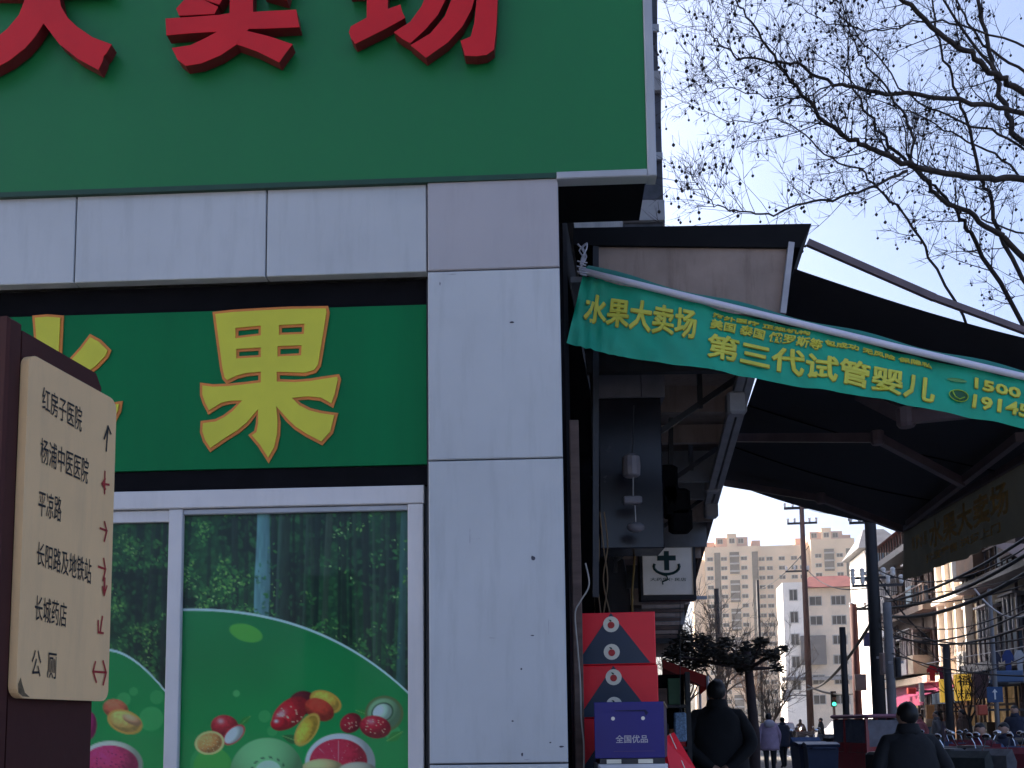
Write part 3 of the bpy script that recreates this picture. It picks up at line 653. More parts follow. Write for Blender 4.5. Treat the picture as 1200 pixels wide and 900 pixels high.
# roof deck: top strip with a turned-up near end
a0 = P(668, 266, y0); a1 = P(951, 262, y0)
Fc = Frame(Vector((0, y0, 0)), Vector((1, 0, 0)))
mb = MB(); q = [Fc.hit(672, 267), Fc.hit(951, 262), Fc.hit(938, 290), Fc.hit(672, 287)]
mb.prism(q, lambda p: Fc.W(p[0], p[1], 0.0), lambda p: Fc.W(p[0], p[1], 0) + SD*1.0)
mb.build('roof_edge', M_roof, can)
q = [Fc.hit(702, 285), Fc.hit(926, 287), Fc.hit(917, 366), Fc.hit(702, 366)]
MB().prism(q, lambda p: Fc.W(p[0], p[1], -0.02), lambda p: Fc.W(p[0], p[1], -0.05)).build('end_board', M_ply, can)
MB().beam(P(927, 285, y0), P(917, 368, y0), 0.03, 0.03, (0, 1, 0)).build('corner_angle', M_galv, can)
MB().beam(P(698, 285, y0+0.02), P(698, 700, y0+0.02), 0.03, 0.03, (0, 1, 0)).build('post', M_dark, can)
Yp = 5.08; i = 0
rng = random.Random(3)
while Yp < 33:
    wd = 0.55 if Yp < 12 else 1.4
    gap = 0.02
    if 7.1 < Yp < 7.5 or 8.1 < Yp < 8.5: gap = 0.13
    z = zE + rng.uniform(-0.015, 0.015)
    MB().hexa(blk(Yp, Yp+wd-gap, tW-0.02, tE-rng.uniform(0, 0.03), z, z+0.03)).build('roof_board', [M_wood, M_greybd, M_ply, M_roof][rng.choice((0, 0, 1, 2, 3))], can)
    Yp += wd; i += 1
for Y, m, dz in ((5.9, M_dark, .2), (6.7, M_ply, .2), (7.6, M_ply, 0.16), (8.35, M_greybd, 0.28), (9.3, M_greybd, 0.22), (10.2, M_ply, 0.25), (11.4, M_greybd, 0.3), (12.8, M_ply, 0.2), (14.5, M_dark, .35), (17, M_ply, .3), (20, M_greybd, .35), (24, M_dark, .4), (29, M_ply, .4)):
    MB().hexa(blk(Y, Y+0.05, tW, tE-0.05, zE-dz, zE-0.02)).build('cross_board', m, can)
for Y in (6.3, 7.9, 9.6):
    mb = MB(); mb.beam(S(Y, tW, zE-0.75), S(Y, tE-0.1, zE-0.1), 0.035, 0.035); mb.beam(S(Y, tW+0.02, zE-0.05), S(Y, tW+0.02, zE-0.85), 0.035, 0.035, (0, 1, 0)); mb.beam(S(Y, tE-0.35, zE-0.04), S(Y, tE-0.35, zE-0.3), 0.03, 0.03, (0, 1, 0))
    mb.build('bracket', M_dark, can)
MB().beam(S(5.1, tE-0.02, zE-0.02), S(33, tE-0.02, zE-0.02), 0.06, 0.10).build('edge_beam', M_rust, can)
# hanging things under the canopy
M_lampgrey = mat('dusty_grey_plastic', (0.20, 0.19, 0.21), rough=0.6, var=0.2)
cab = thing('display_cabinet', 'dark glazed cabinet front hanging under the canopy behind the pillar', 'cabinet', S(6.2, 0, 2.5), -ST)
Fk = Frame(Vector((0, 6.2, 0)), Vector((1, 0, 0)))
def kq(px0, py0, px1, py1, fr=Fk): 
    x0, zt_ = fr.hit(px0, py0); x1, zb_ = fr.hit(px1, py1); return x0, x1, zb_, zt_
x0, x1, z0, z1 = kq(700, 467, 779, 642)
MB().fbev(Fk, x0, x1, z0, z1, -0.30, 0, 0.006).build('glass_front', mat('dark_glass', (0.022, 0.02, 0.028), rough=0.25, var=0.3, scale=3), cab)
x0, x1, z0, z1 = kq(697, 424, 779, 466)
MB().fbev(Fk, x0, x1-0.15, z0+0.002, z1, -0.30, 0.01, 0.004).build('header_panel', M_lampgrey, cab)
MB().fbev(Fk, x1-0.147, x1, z0+0.002, z1, -0.30, 0.01, 0.004).build('header_panel', M_lampgrey, cab)
hl = thing('hanging_lamp', 'grey hanging lamp on a thin rod in front of the dark cabinet', 'lamp', P(740, 592, 6.0))
MB().tube([P(743, 475, 6.0), P(741, 533, 6.0)], 0.004, 5).build('cord', M_dark, hl)
MB().lathe(P(740, 559, 6.0), (0, 0, 1), [(0, 0.04), (0.01, 0.052), (0.06, 0.056), (0.12, 0.052), (0.137, 0.03), (0.14, 0.008)], 12).build('shade', mat('grey_shade', (0.30, 0.28, 0.31), rough=0.5), hl, smooth=False)
MB().tube([P(742, 559, 6.0), P(742, 583, 6.0)], 0.004, 5).build('rod', M_galv, hl)
MB().bevbox(P(730, 587, 6.0).x, P(752, 587, 6.0).x, 5.97, 6.03, P(740, 591, 6.0).z, P(740, 582, 6.0).z, 0.008).build('bar', mat('grey_bar', (0.24, 0.23, 0.26), rough=0.5), hl)
hp = thing('hanging_pan', 'oval grey pan hanging low under the lamp', 'pan', P(745, 626, 6.0))
MB().ball(P(745, 618, 6.0), (0.055, 0.03, 0.032), 12, 6).build('bowl', M_lampgrey, hp, smooth=True)
MB().tube([P(745, 612, 6.0), P(744, 592, 6.0)], 0.004, 5).build('hook', M_galv, hp)
spk = thing('loudspeaker', 'black loudspeaker cluster bolted under the canopy edge', 'speaker', P(790, 610, 6.9))
for (px, py, wd, ht) in ((781, 560, .07, .16), (792, 585, .09, .13), (797, 606, .075, .11), (784, 578, .06, .10)):
    c = P(px, py, 6.9); MB().bevbox(c.x-wd, c.x+wd, c.y-0.07, c.y+0.07, c.z-ht/1, c.z+ht/2, 0.02).build('cabinet', M_black, spk)
MB().beam(P(786, 490, 6.9), P(786, 560, 6.9), 0.03, 0.03, (0, 1, 0)).build('mount', M_dark, spk)
# wooden board at the pillar
wb = MB(); Fo = Frame(Vector((0, 4.42, 0)), Vector((1, 0, 0))); x0, x1, z0, z1 = kq(667, 492, 687, 960, Fo)
wb.fbev(Fo, x0, x1, 0.0, z1, -0.03, 0, 0.003)
tag(wb.build('timber_board', M_wood, base=(x0, 4.42, 0)), 'upright reddish brown timber board just behind the pillar edge', 'board')
ph = thing('pharmacy_sign', 'white projecting pharmacy sign with a green cross and bowl emblem', 'sign', S(12, 0.15, 3.0), -ST)
Fh = Frame(Vector((0, 12, 0)), Vector((1, 0, 0)))
M_phwhite = mat('faint_glow_white', (0.72, 0.70, 0.70), rough=0.5, var=0.06, emit=0.02); M_teal = mat('teal_print', (0.02, 0.07, 0.07), rough=0.5)  # faint glow added to the white, lifting the sign out of canopy shade
x0, x1, z0, z1 = kq(752, 632, 813, 697, Fh)
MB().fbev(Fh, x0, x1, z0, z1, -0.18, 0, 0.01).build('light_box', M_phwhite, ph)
mb = MB(); mb.fbox(Fh, x0-0.03, x1+0.03, z1, z1+0.05, -0.2, 0.02); mb.fbox(Fh, x0-0.03, x1+0.03, z0-0.06, z0, -0.2, 0.02); mb.fbox(Fh, x1, x1+0.03, z0, z1, -0.2, 0.02); mb.fbox(Fh, x0-0.03, x0, z0, z1, -0.2, 0.02)
mb.build('frame', M_dark, ph)
c_ = Fh.hit(781, 657)
mb = MB(); mb.fbox(Fh, c_[0]-0.03, c_[0]+0.03, c_[1]-0.115, c_[1]+0.115, 0.002, 0.006); mb.fbox(Fh, c_[0]-0.11, c_[0]+0.11, c_[1]-0.0, c_[1]+0.06, 0.0065, 0.009)
mb.build('cross', M_teal, ph)
pts = [Fh.W(*Fh.hit(781+15*math.cos(t), 664+9*math.sin(t)), 0.005) for t in [R(a) for a in range(-20, 201, 20)]]
MB().tube(pts, 0.017, 5).build('bowl_emblem', M_teal, ph)
MB().tube([Fh.W(*Fh.hit(px, py), 0.005) for px, py in ((775, 673), (781, 675), (783, 679), (776, 682), (777, 685))], 0.01, 5).build('stem_emblem', M_teal, ph)
text_on(Fh, '大药房便民店', [(762, 677), (804, 677), (804, 681), (762, 681)], 0.003, 0.01).build('lettering', M_teal, ph, fix=False)
bl = thing('bamboo_blind', 'brown rolled slat blind hanging below the pharmacy sign', 'blind', S(13.5, 0.1, 2.2), -ST)
Fb2 = Frame(Vector((0, 13.5, 0)), Vector((1, 0, 0)))
for k in range(9):
    x0, zt_ = Fb2.hit(752, 704+5*k); x1, _ = Fb2.hit(803-k*1.2, 704+5*k)
    MB().fbox(Fb2, x0, x1, zt_-0.045, zt_, -0.02-0.004*(k % 2), 0).build('slat', M_ply if k % 2 else M_wood, bl)
MB().fbox(Fb2, Fb2.hit(750, 0)[0], Fb2.hit(806, 0)[0], Fb2.hit(770, 703)[1], Fb2.hit(770, 699)[1], -0.03, 0.01).build('head_rail', M_galv, bl)
# cables by the boxes
M_cablew = mat('pale_cable', (0.42, 0.38, 0.34), rough=0.6); M_cableb = mat('brown_cable', (0.16, 0.10, 0.05), rough=0.6)
def cable(name, pts, r_, m, label, group=None, n=5, cat='cable'):
    o = MB().tube(pts, r_, n).build(name, m, base=pts[0], smooth=True); return tag(o, label, cat, group)
def spline(pts, n=6):
    out = []; pts = [Vector(p) for p in pts]
    for i in range(len(pts)-1):
        p0 = pts[max(i-1, 0)]; p1 = pts[i]; p2 = pts[i+1]; p3 = pts[min(i+2, len(pts)-1)]
        for k in range(n):
            t = k/n; out.append(0.5*((2*p1)+(p2-p0)*t+(2*p0-5*p1+4*p2-p3)*t*t+(3*p1-p0-3*p2+p3)*t**3))
    return out+[pts[-1]]
cable('power_cable', spline([P(x, y, 4.36) for x, y in ((686, 660), (690, 678), (689, 690), (680, 705), (674, 720), (677, 760), (680, 800), (681, 840), (684, 872), (684, 905))]), 0.0035, M_cablew, 'pale cable looping down the left side of the red gift boxes')
for k, (xa, xb, xc) in enumerate(((702, 700, 704), (707, 712, 707), (712, 707, 715))):
    cable('power_cable', spline([P(x, y, 5.3) for x, y in ((xa-4, 600), (xa, 640), (xb, 680), (xc, 720))]), 0.004, M_cableb, ['leftmost brown wire hanging in the dark above the red boxes', 'middle brown wire hanging in the dark above the red boxes', 'rightmost brown wire hanging in the dark above the red boxes'][k])
cable('power_cable', spline([P(x, y, 6.6) for x, y in ((744, 640), (743, 665), (741, 690), (741, 720))]), 0.008, mat('ochre_cable', (0.22, 0.13, 0.03), rough=0.6), 'ochre conduit hanging beside the pharmacy sign')

# ================================================================= folding awning
M_aw = mat('black_awning_cloth', (0.022, 0.021, 0.028), rough=0.8, var=0.2, scale=3, bump=0.1, bscale=8)
M_arm = mat('brown_awning_arm', (0.14, 0.10, 0.11), rough=0.45, var=0.2, scale=6)
aw = thing('folding_awning', 'black folding arm awning stretched out over the pavement', 'awning', S(7.5, 1.6, 3.0), -ST)
M0 = P(931, 316, 5.0); M1 = P(846, 563, 10.3); F1 = P(1058, 619, 10.3); F0 = P(1372, 432, 5.0)
mb = MB(); nx, ny = 14, 10; vs_ = []
for j in range(ny+1):
    for i in range(nx+1):
        u, v = i/nx, j/ny
        p = (M0*(1-u)+F0*u)*(1-v) + (M1*(1-u)+F1*u)*v
        p.z -= 0.05*math.sin(math.pi*u)*(1+0.4*math.sin(v*9)) ; vs_.append(p)
k0 = len(vs_); vs_ += [p + Vector((0, 0, 0.006)) for p in vs_]
fs = []
for j in range(ny):
    for i in range(nx):
        a = j*(nx+1)+i; fs.append((a, a+1, a+nx+2, a+nx+1)); fs.append((k0+a, k0+a+nx+1, k0+a+nx+2, k0+a+1))
mb.add(vs_, fs); mb.build('cloth', M_aw, aw, smooth=True, fix=False)
MB().beam(F0 + (F0-F1).normalized()*0.05, F1, 0.06, 0.09).build('front_rail', M_arm, aw)
def cloth_at(px, py):
    d = ray(px, py); u = v = 0.5
    for _ in range(25):
        p = (M0*(1-u)+F0*u)*(1-v) + (M1*(1-u)+F1*u)*v; du = (F0-M0)*(1-v)+(F1-M1)*v; dv = (M1-M0)*(1-u)+(F1-F0)*u
        A_ = np.array([[du.x, dv.x, -d.x], [du.y, dv.y, -d.y], [du.z, dv.z, -d.z]]); r_ = np.array(CAM_P-p); t_ = np.linalg.solve(A_, r_); u = min(1.3, max(-.3, u+t_[0])); v = min(1.3, max(-.3, v+t_[1]))
    return p
def under(px, py, drop=0.12):
    p = cloth_at(px, py); d = (p-CAM_P); return CAM_P + d*(1-drop/d.z*1.0)
MB().beam(P(881, 394, 5.4), P(828, 592, 9.2), 0.05, 0.05).build('torsion_bar', M_galv, aw)
MB().beam(P(893, 394, 5.4), P(837, 592, 9.2), 0.045, 0.05).build('torsion_bar', M_galv, aw)
for Y, px, py in ((6.1, 862, 470), (8.6, 834, 566), (9.1, 833, 596)):
    c = P(px, py, Y); MB().bevbox(c.x-0.06, c.x+0.06, c.y-0.05, c.y+0.05, c.z-0.09, c.z+0.05, 0.015).build('wall_bracket', M_galv, aw)
def arm(pts, r0=0.05):
    mb = MB(); mb.beam(pts[0], pts[1], r0*.9, r0*1.3); mb.beam(pts[1], pts[2], r0*0.9, r0*1.3)
    o = mb.build('folding_arm', M_arm, aw)
    MB().lathe(pts[1]+Vector((0, 0, -r0)), (0, 0, 1), [(0, r0*0.7), (0.02, r0*.95), (r0*1.8, r0*.95), (r0*2, r0*0.7)], 10).build('elbow', M_arm, o)
arm([under(862, 513), under(1028, 513, .16), under(1128, 566, .12)])
arm([under(850, 566, .1), under(962, 584, .14), under(1056, 620, .1)])
arm([under(1008, 462, .1), under(1062, 489, .3), under(1250, 470, .2)], 0.06)
MB().beam(under(1064, 614, .1), under(1195, 512, .1), 0.05, 0.06).build('inner_rail', M_arm, aw)
for v_ in (.22, .47, .72):
    a_ = M0*(1-v_)+M1*v_; b_ = F0*(1-v_)+F1*v_; pts = []
    for k in range(13):
        u_ = k/12; p = a_*(1-u_)+b_*u_; p.z -= 0.05*math.sin(math.pi*u_)*(1+0.4*math.sin(v_*9))+.004; pts.append(p)
    MB().tube(pts, .006, 4).build('seam', M_black, aw)
MB().beam(P(946, 284, 4.98), P(1095, 349, 4.95), 0.025, 0.034).build('near_stay', M_arm, aw)
MB().beam(P(1095, 349, 4.95), P(1375, 452, 4.95), 0.025, 0.03).build('near_stay', M_arm, aw)
# valance hanging from the front rail
Vd = (F1-F0).normalized(); Vd.z = 0; Vd.normalize()
Fv = Frame(F1, -Vd, yd=UP)                 # from far end toward the camera
if (CAM_P-F1).dot(Fv.n) < 0: pass
M_val = mat('olive_valance', (0.12, 0.10, 0.065), rough=0.8, var=0.2, scale=2, bump=0.1, bscale=6, transl=0.3)
mb = MB(); L_ = (F1-F0).length+0.05; N = 60; slope = (F0.z-F1.z)/((F1-F0).length)
vs_ = []
for i in range(N+1):
    a = L_*i/N
    for j in range(5):
        b = slope*a - 0.04 - j*0.125
        vs_.append(Fv.W(a, b, 0.03*j/4*math.sin(a*5+0.4*j)+0.02*j/4*math.sin(a*13)))
fs = [(i*5+j, i*5+j+1, (i+1)*5+j+1, (i+1)*5+j) for i in range(N) for j in range(4)]
mb.add(vs_, fs); val = mb.build('valance', M_val, aw, smooth=True, fix=False)
# printed characters of the valance, seen from behind through the cloth (mirrored)
M_valtxt = mat('faded_gold_print', (0.62, 0.40, 0.14), rough=0.8, var=0.4, scale=12, transl=0.35)
def valtext(txt, a0, a1, b0, b1):
    return text_on(Fv, txt, [(a0, slope*a0+b1), (a1, slope*a1+b1), (a1, slope*a1+b0), (a0, slope*a0+b0)], (0.035 if (CAM_P-F1).dot(Fv.n) > 0 else -0.035), 0.03, px=False)
valtext('水果大卖场', 1.05, 3.1, -0.36, -0.11).build('lettering', M_valtxt, val, fix=False)
valtext('新鲜水果', 0.45, 1.0, -0.30, -0.16).build('lettering', M_valtxt, val, fix=False)
valtext('批发零售 送货上门', 0.9, 2.9, -0.47, -0.39).build('lettering', M_valtxt, val, fix=False)

# ================================================================= green banner on its white pipe
ban = thing('green_banner', 'teal green advertising banner with yellow characters hung from a white pipe', 'banner', P(683, 318, 4.6))
YB = 4.6; Fn = Frame(Vector((0, YB, 0)), Vector((1, 0, 0)))
M_ban = mat('teal_banner_cloth', (0.001, 0.35, 0.215), rough=0.5, var=0.12, scale=3, bump=0.25, bscale=5)
M_banhem = mat('teal_banner_hem', (0.004, 0.17, 0.13), rough=0.6, var=0.15, scale=3)
M_pipe = mat('white_pipe', (0.66, 0.64, 0.74), rough=0.45, var=0.05)
M_txty = mat('yellow_print', (0.62, 0.62, 0.07), rough=0.5, var=0.08); M_txto = mat('orange_print_edge', (0.42, 0.32, 0.01), rough=0.5)
def bdisp(a, b): return 0.010*math.sin(a*9+b*4) + 0.005*math.sin(a*21-b*16) + 0.003*math.sin(a*47+b*30)
topL = [(683, 322), (760, 342), (900, 376), (1050, 412), (1200, 447), (1330, 478)]
botL = [(664, 402), (700, 411), (765, 424), (830, 433), (900, 446), (1000, 463), (1080, 477), (1140, 489), (1200, 503), (1330, 530)]
def interp(L, x):
    for i in range(len(L)-1):
        if L[i][0] <= x <= L[i+1][0]:
            t = (x-L[i][0])/(L[i+1][0]-L[i][0]); return L[i][1]*(1-t)+L[i+1][1]*t
    return L[0][1] if x < L[0][0] else L[-1][1]
mb = MB(); N = 120; Mv = 14; vs_ = []
for i in range(N+1):
    s_ = i/N
    for j in range(Mv+1):
        t = j/Mv
        xt = 683+(1330-683)*s_; xb = 664+(1330-664)*s_
        yb_ = interp(botL, xb) + 0.4*math.sin(xb*0.09)
        px = xt*(1-t)+xb*t; py = interp(topL, xt)*(1-t)+yb_*t
        a, b = Fn.hit(px, py); ex = 0.012*math.exp(-((px-690)/30)**2)*math.sin(px*0.6+py*0.25)
        vs_.append(Fn.W(a, b, bdisp(a, b)+ex))
fs = [(i*(Mv+1)+j, i*(Mv+1)+j+1, (i+1)*(Mv+1)+j+1, (i+1)*(Mv+1)+j) for i in range(N) for j in range(Mv)]
mb.add(vs_, fs); cloth = mb.build('banner_cloth', M_ban, ban, smooth=True, fix=False)
pipe = [Fn.W(*Fn.hit(x, interp(topL, x)-2), 0.03) for x in (678, 760, 900, 1050, 1200, 1330)]
MB().tube(pipe, 0.0155, 10).build('pipe', M_pipe, ban, smooth=True)
mb = MB(); vs_ = []
for i in range(41):
    px = 686+(1330-686)*i/40; y_ = interp(topL, px)
    for (dy, c) in ((-14-2*math.sin(i*.7), -0.02), (-9, 0.004), (-2, 0.008)):
        vs_.append(Fn.W(*Fn.hit(px+ (4 if dy < -10 else 0), y_+dy), c))
mb.add(vs_, [(i*3+j, i*3+j+1, i*3+j+4, i*3+j+3) for i in range(40) for j in range(2)]); mb.build('hem', M_banhem, ban, smooth=True, fix=False)
# knot of plastic string at the left end and crumpled corner
M_film = mat('pale_plastic_string', (0.5, 0.52, 0.62), rough=0.3, var=0.1)
mb = MB(); rng = random.Random(9)
for k in range(5):
    p = [P(681, 312, YB-0.05)] + [P(681+rng.uniform(-6, 8), 312-8*j+rng.uniform(-4, 4), YB-0.03+0.02*rng.random()) for j in range(1, 4)]
    mb.tube(spline(p, 3), 0.004, 4)
for k in range(6): mb.tube([P(678+rng.uniform(-2, 2), 306+3*k, YB-0.055), P(688+rng.uniform(-2, 2), 308+3*k, YB-0.055)], 0.0035, 4)
mb.build('string_knot', M_film, ban)
rows = [('水果大卖场', [(688, 344), (816, 366), (814, 399), (684, 376)], .015), ('美国 泰国 俄罗斯等', [(834, 374), (964, 401), (961, 412), (832, 385)], .006), ('海外医疗 正规机构', [(836, 367), (948, 391), (948, 395), (835, 372)], .004),
        ('第三代试管婴儿', [(831, 391), (1097, 444), (1095, 472), (828, 419)], .014), ('包成功 无风险 保隐私', [(966, 399), (1093, 427), (1093, 432), (966, 405)], .004),
        ('15001', [(1142, 444), (1203, 460), (1203, 471), (1142, 455)], .02), ('19145', [(1141, 463), (1204, 477), (1203, 491), (1140, 477)], .02)]
for txt, q, bo in rows:
    big_ = bo > .01
    text_bold(Fn, txt, q, 0.0035, .008, 1.0 if big_ else .35, bdisp).build('lettering_edge', M_txto, ban, fix=False)
    text_bold(Fn, txt, [(x-0.3, y-0.4) for x, y in q], 0.0075, .008, .6 if big_ else .2, bdisp).build('lettering', M_txty, ban, fix=False)
# telephone emblem
M_emb = mat('dark_green_print', (0.01, 0.10, 0.04), rough=0.5); M_embl = mat('lime_print', (0.30, 0.5, 0.05), rough=0.5)
e = [(1123+11*math.cos(R(a)), 464+6.5*math.sin(R(a))+0.18*11*math.cos(R(a))) for a in range(0, 360, 24)]
MB().add([Fn.W(*Fn.hit(*p), 0.007+bdisp(*Fn.hit(*p))) for p in e], [tuple(range(len(e)))]).build('emblem', M_emb, ban, fix=False)
MB().tube([Fn.W(*Fn.hit(*p), 0.010+bdisp(*Fn.hit(*p))) for p in e+[e[0]]], 0.0025, 4).build('emblem_ring', M_embl, ban)
MB().tube([Fn.W(*Fn.hit(*p), 0.012+bdisp(*Fn.hit(*p))) for p in ((1116, 459), (1119, 465), (1124, 468), (1130, 466))], 0.003, 4).build('emblem_handset', M_embl, ban)
e = [(1121+11*math.cos(R(a)), 446+2.2*math.sin(R(a))+0.22*11*math.cos(R(a))) for a in range(0, 360, 30)]
MB().add([Fn.W(*Fn.hit(*p), 0.007+bdisp(*Fn.hit(*p))) for p in e], [tuple(range(len(e)))]).build('emblem', mat('pale_green_print', (0.1, 0.3, 0.1), rough=.5), ban, fix=False)

# ================================================================= fruit stall: gift boxes
M_redbox = mat('red_card', (0.86, 0.015, 0.03), rough=0.4, var=0.08, scale=4); M_navy = mat('navy_card', (0.03, 0.045, 0.075), rough=0.5, var=0.1)
M_redside2 = mat('red_card_side', (0.50, 0.01, 0.02), rough=0.45, var=0.1)
M_disc = mat('cream_disc', (0.8, 0.74, 0.6), rough=0.5); M_apple = mat('printed_apple', (0.5, 0.03, 0.03), rough=0.5, var=0.3, scale=60); M_leaf = mat('printed_leaf', (0.03, 0.06, 0.03), rough=0.5)
M_bluebox = mat('blue_card', (0.018, 0.012, 0.17), rough=0.4, var=0.08, scale=4); M_silver = mat('silver_print', (0.45, 0.42, 0.45), rough=0.4)
stand = thing('stall_stand', 'dark cloth covered stall stand under the stacked gift boxes', 'stand', S(4.6, -0.02), -ST)
gx0 = P(668, 880, 4.75).x; zS = P(700, 905, 4.75).z
Fs = Frame(Vector((gx0, 4.72, 0)), SR)
MB().fbev(Fs, 0.0, 0.50, 0.12, zS, -0.55, 0.03, 0.01).build('stand_body', M_black, stand)
MB().fbev(Fs, 0.08, 0.44, 0.12, zS-0.10, 0.04, 0.55, 0.01).build('stand_body', M_black, stand)
Fg = Frame(Vector((gx0+0.015, 4.75, 0)), SR)
hz = [P(700, 718.5, 4.75).z, P(700, 780, 4.75).z, P(700, 842, 4.75).z, zS+0.002]
wB = P(767, 740, 4.75).x - gx0 - 0.015
for k in range(3):
    za, zb_ = hz[k+1]+0.001, hz[k]-0.001; dx = 0.006*k
    g = thing('gift_box', ['topmost red gift box with navy triangle and two apple discs', 'middle red gift box half hidden by the blue box', 'lowest red gift box behind the blue box'][k], 'box', Fg.W(dx+wB/2, za, 0), -ST, 'stacked red gift boxes')
    MB().fbev(Fg, dx, dx+wB, za, zb_, -0.34, 0.0, 0.004).build('carton', M_redbox, g)
    cx = dx+wB*0.48
    MB().prism([(dx+0.022, za+0.006), (dx+wB-0.026, za+0.006), (cx, zb_-0.002)], lambda p: Fg.W(p[0], p[1], 0.0006), lambda p: Fg.W(p[0], p[1], 0.0025)).build('navy_panel', M_navy, g)
    for zc in (zb_-0.055, za+0.06):
        d_ = MB().lathe(Fg.W(cx, zc, 0.003), Fg.n, [(0, 0.037), (0.0015, 0.037)], 20).build('disc', M_disc, g)
        MB().lathe(Fg.W(cx, zc-0.004, 0.005), Fg.n, [(0, 0.016), (0.001, 0.016)], 14).build('printed_apple', M_apple, d_)
        MB().add([Fg.W(cx+x, zc+y, 0.0065) for x, y in ((-0.004, 0.012), (-0.012, 0.022), (-0.002, 0.021), (0.004, 0.014))], [(0, 1, 2, 3)]).build('printed_leaf', M_leaf, d_, fix=False)
# blue carton
bx = P(697, 880, 4.25); bzt = P(697, 823, 4.25).z; bzb = P(697, 889, 4.25).z
Fq = Frame(Vector((bx.x, 4.25, 0)), (Vector((1, -0.02, 0))))
bw = P(778, 850, 4.25).x - bx.x
bb = thing('fruit_carton', 'royal blue fruit carton with silver characters in front of the red boxes', 'box', Fq.W(bw/2, bzb, 0), 0)
MB().fbev(Fq, 0, bw, bzb, bzt, -0.001, 0.003, 0.002).build('front_panel', M_bluebox, bb)
q = [(0.001, 0), (bw-0.001, 0), (bw+0.045, 0.26), (0.03, 0.26)]
mb = MB(); mb.add([Fq.W(a, b, -0.0012-c) for b in (bzb, bzt-0.01) for a, c in q], [(3, 2, 1, 0), (4, 5, 6, 7), (1, 2, 6, 5), (2, 3, 7, 6), (3, 0, 4, 7)]); mb.build('carton', mat('dark_blue_side', (0.05, 0.035, 0.08), rough=0.5), bb)
MB().beam(Fq.W(bw+0.001, bzt-0.004, -0.003), Fq.W(bw+0.046, bzt-0.02, -0.26), 0.006, 0.010).build('lid_edge', mat('kraft_edge', (0.33, 0.22, 0.12), rough=0.8), bb)
text_on(Fq, '全国优品', [(bw*.30, bzb+.095), (bw*.76, bzb+.095), (bw*.76, bzb+.062), (bw*.30, bzb+.062)], 0.0042, 0.015, px=False).build('lettering', M_silver, bb, fix=False)
for a in (0.27, 0.70): MB().lathe(Fq.W(bw*a, bzt-0.068, 0.003), Fq.n, [(0, 0.008), (0.001, 0.008)], 10).build('vent_hole', M_disc, bb)
MB().prism([(bw*.30, bzt-.035), (bw*.74, bzt-.033), (bw*.78, bzt-.045), (bw*.74, bzt-.058), (bw*.72, bzt-.04), (bw*.30, bzt-.038)], lambda p: Fq.W(p[0], p[1], 0.0032), lambda p: Fq.W(p[0], p[1], 0.005)).build('hand_hole', mat('deep_blue', (0.006, 0.005, 0.05), rough=.6), bb)
MB().fbox(Fq, bw*.27, bw*.86, bzb+0.028, bzb+0.0295, 0.003, 0.0045).build('printed_line', mat('dull_line', (0.12, 0.06, 0.16), rough=.6), bb)
fb = thing('foam_box', 'white foam box with paper labels under the blue carton', 'box', Fq.W(bw/2, bzb-0.25, 0), 0)
MB().fbev(Fq, 0.012, bw+0.01, bzb-0.25, bzb-0.024, -0.30, 0.02, 0.01).build('lid', mat('white_foam', (0.62, 0.60, 0.60), rough=0.8), fb)
MB().fbox(Fq, 0.02, bw, bzb-0.0235, bzb-0.001, -0.28, 0.004).build('tray', M_dark, fb)
for a in (.27, .72): MB().fbox(Fq, bw*a-0.03, bw*a+0.03, bzb-0.021, bzb-0.004, 0.0045, 0.006).build('paper_label', M_disc, fb)
# leaning red lid
lid = MB(); 
c4 = [P(778, 866, 4.5), P(790, 858, 4.6), P(818, 905, 4.5), P(790, 925, 4.4)]
lid.add([p for p in c4]+[p+Vector((-0.02, 0.02, -0.01)) for p in c4], [(0, 1, 2, 3), (7, 6, 5, 4), (0, 4, 5, 1), (1, 5, 6, 2), (2, 6, 7, 3), (3, 7, 4, 0)])
lo = thing('carton_lid', 'red carton lid leaning against the blue box on its right', 'lid', c4[3])
lid.build('panel', M_redbox, lo)
MB().beam(c4[0]*.45+c4[1]*.55+Vector((0.0, -.006, .006)), c4[3]*.4+c4[2]*.6+Vector((0.0, -.006, .006)), 0.004, 0.003).build('white_tape', M_disc, lo)
MB().hexa(blk(4.3, 4.9, 0.22, 0.5, 0.12, P(790, 920, 4.5).z-0.03)).build('support', M_black, lo)
# ================================================================= distant buildings
M_apt = mat('apartment_render', (0.74, 0.55, 0.38), rough=0.9, var=0.1, scale=0.15)
M_apt2 = mat('apartment_band', (0.55, 0.33, 0.25), rough=0.9, var=0.1, scale=0.2)
M_wing = mat('window_dark', (0.035, 0.035, 0.04), rough=0.2, var=0.4, scale=0.7); M_winf = mat('window_surround', (0.42, 0.40, 0.38), rough=0.8)
M_white = mat('white_render', (0.84, 0.78, 0.71), rough=0.9, var=0.1, scale=0.3, dirt=(0.3, 0.28, 0.26), dirt_amt=0.4)
M_creamw = mat('cream_render', (0.76, 0.62, 0.48), rough=0.9, var=0.12, scale=0.4, dirt=(0.2, 0.18, 0.16), dirt_amt=0.4)
M_tile = mat('red_roof_tile', (0.20, 0.055, 0.05), rough=0.8, var=0.25, scale=1, bump=0.3, bscale=6)
M_greyroof = mat('grey_roof_tile', (0.16, 0.16, 0.17), rough=0.8, var=0.2, scale=1)
def sframe(Y, t): return Frame(S(Y, t), SR)          # faces the camera, square to the street
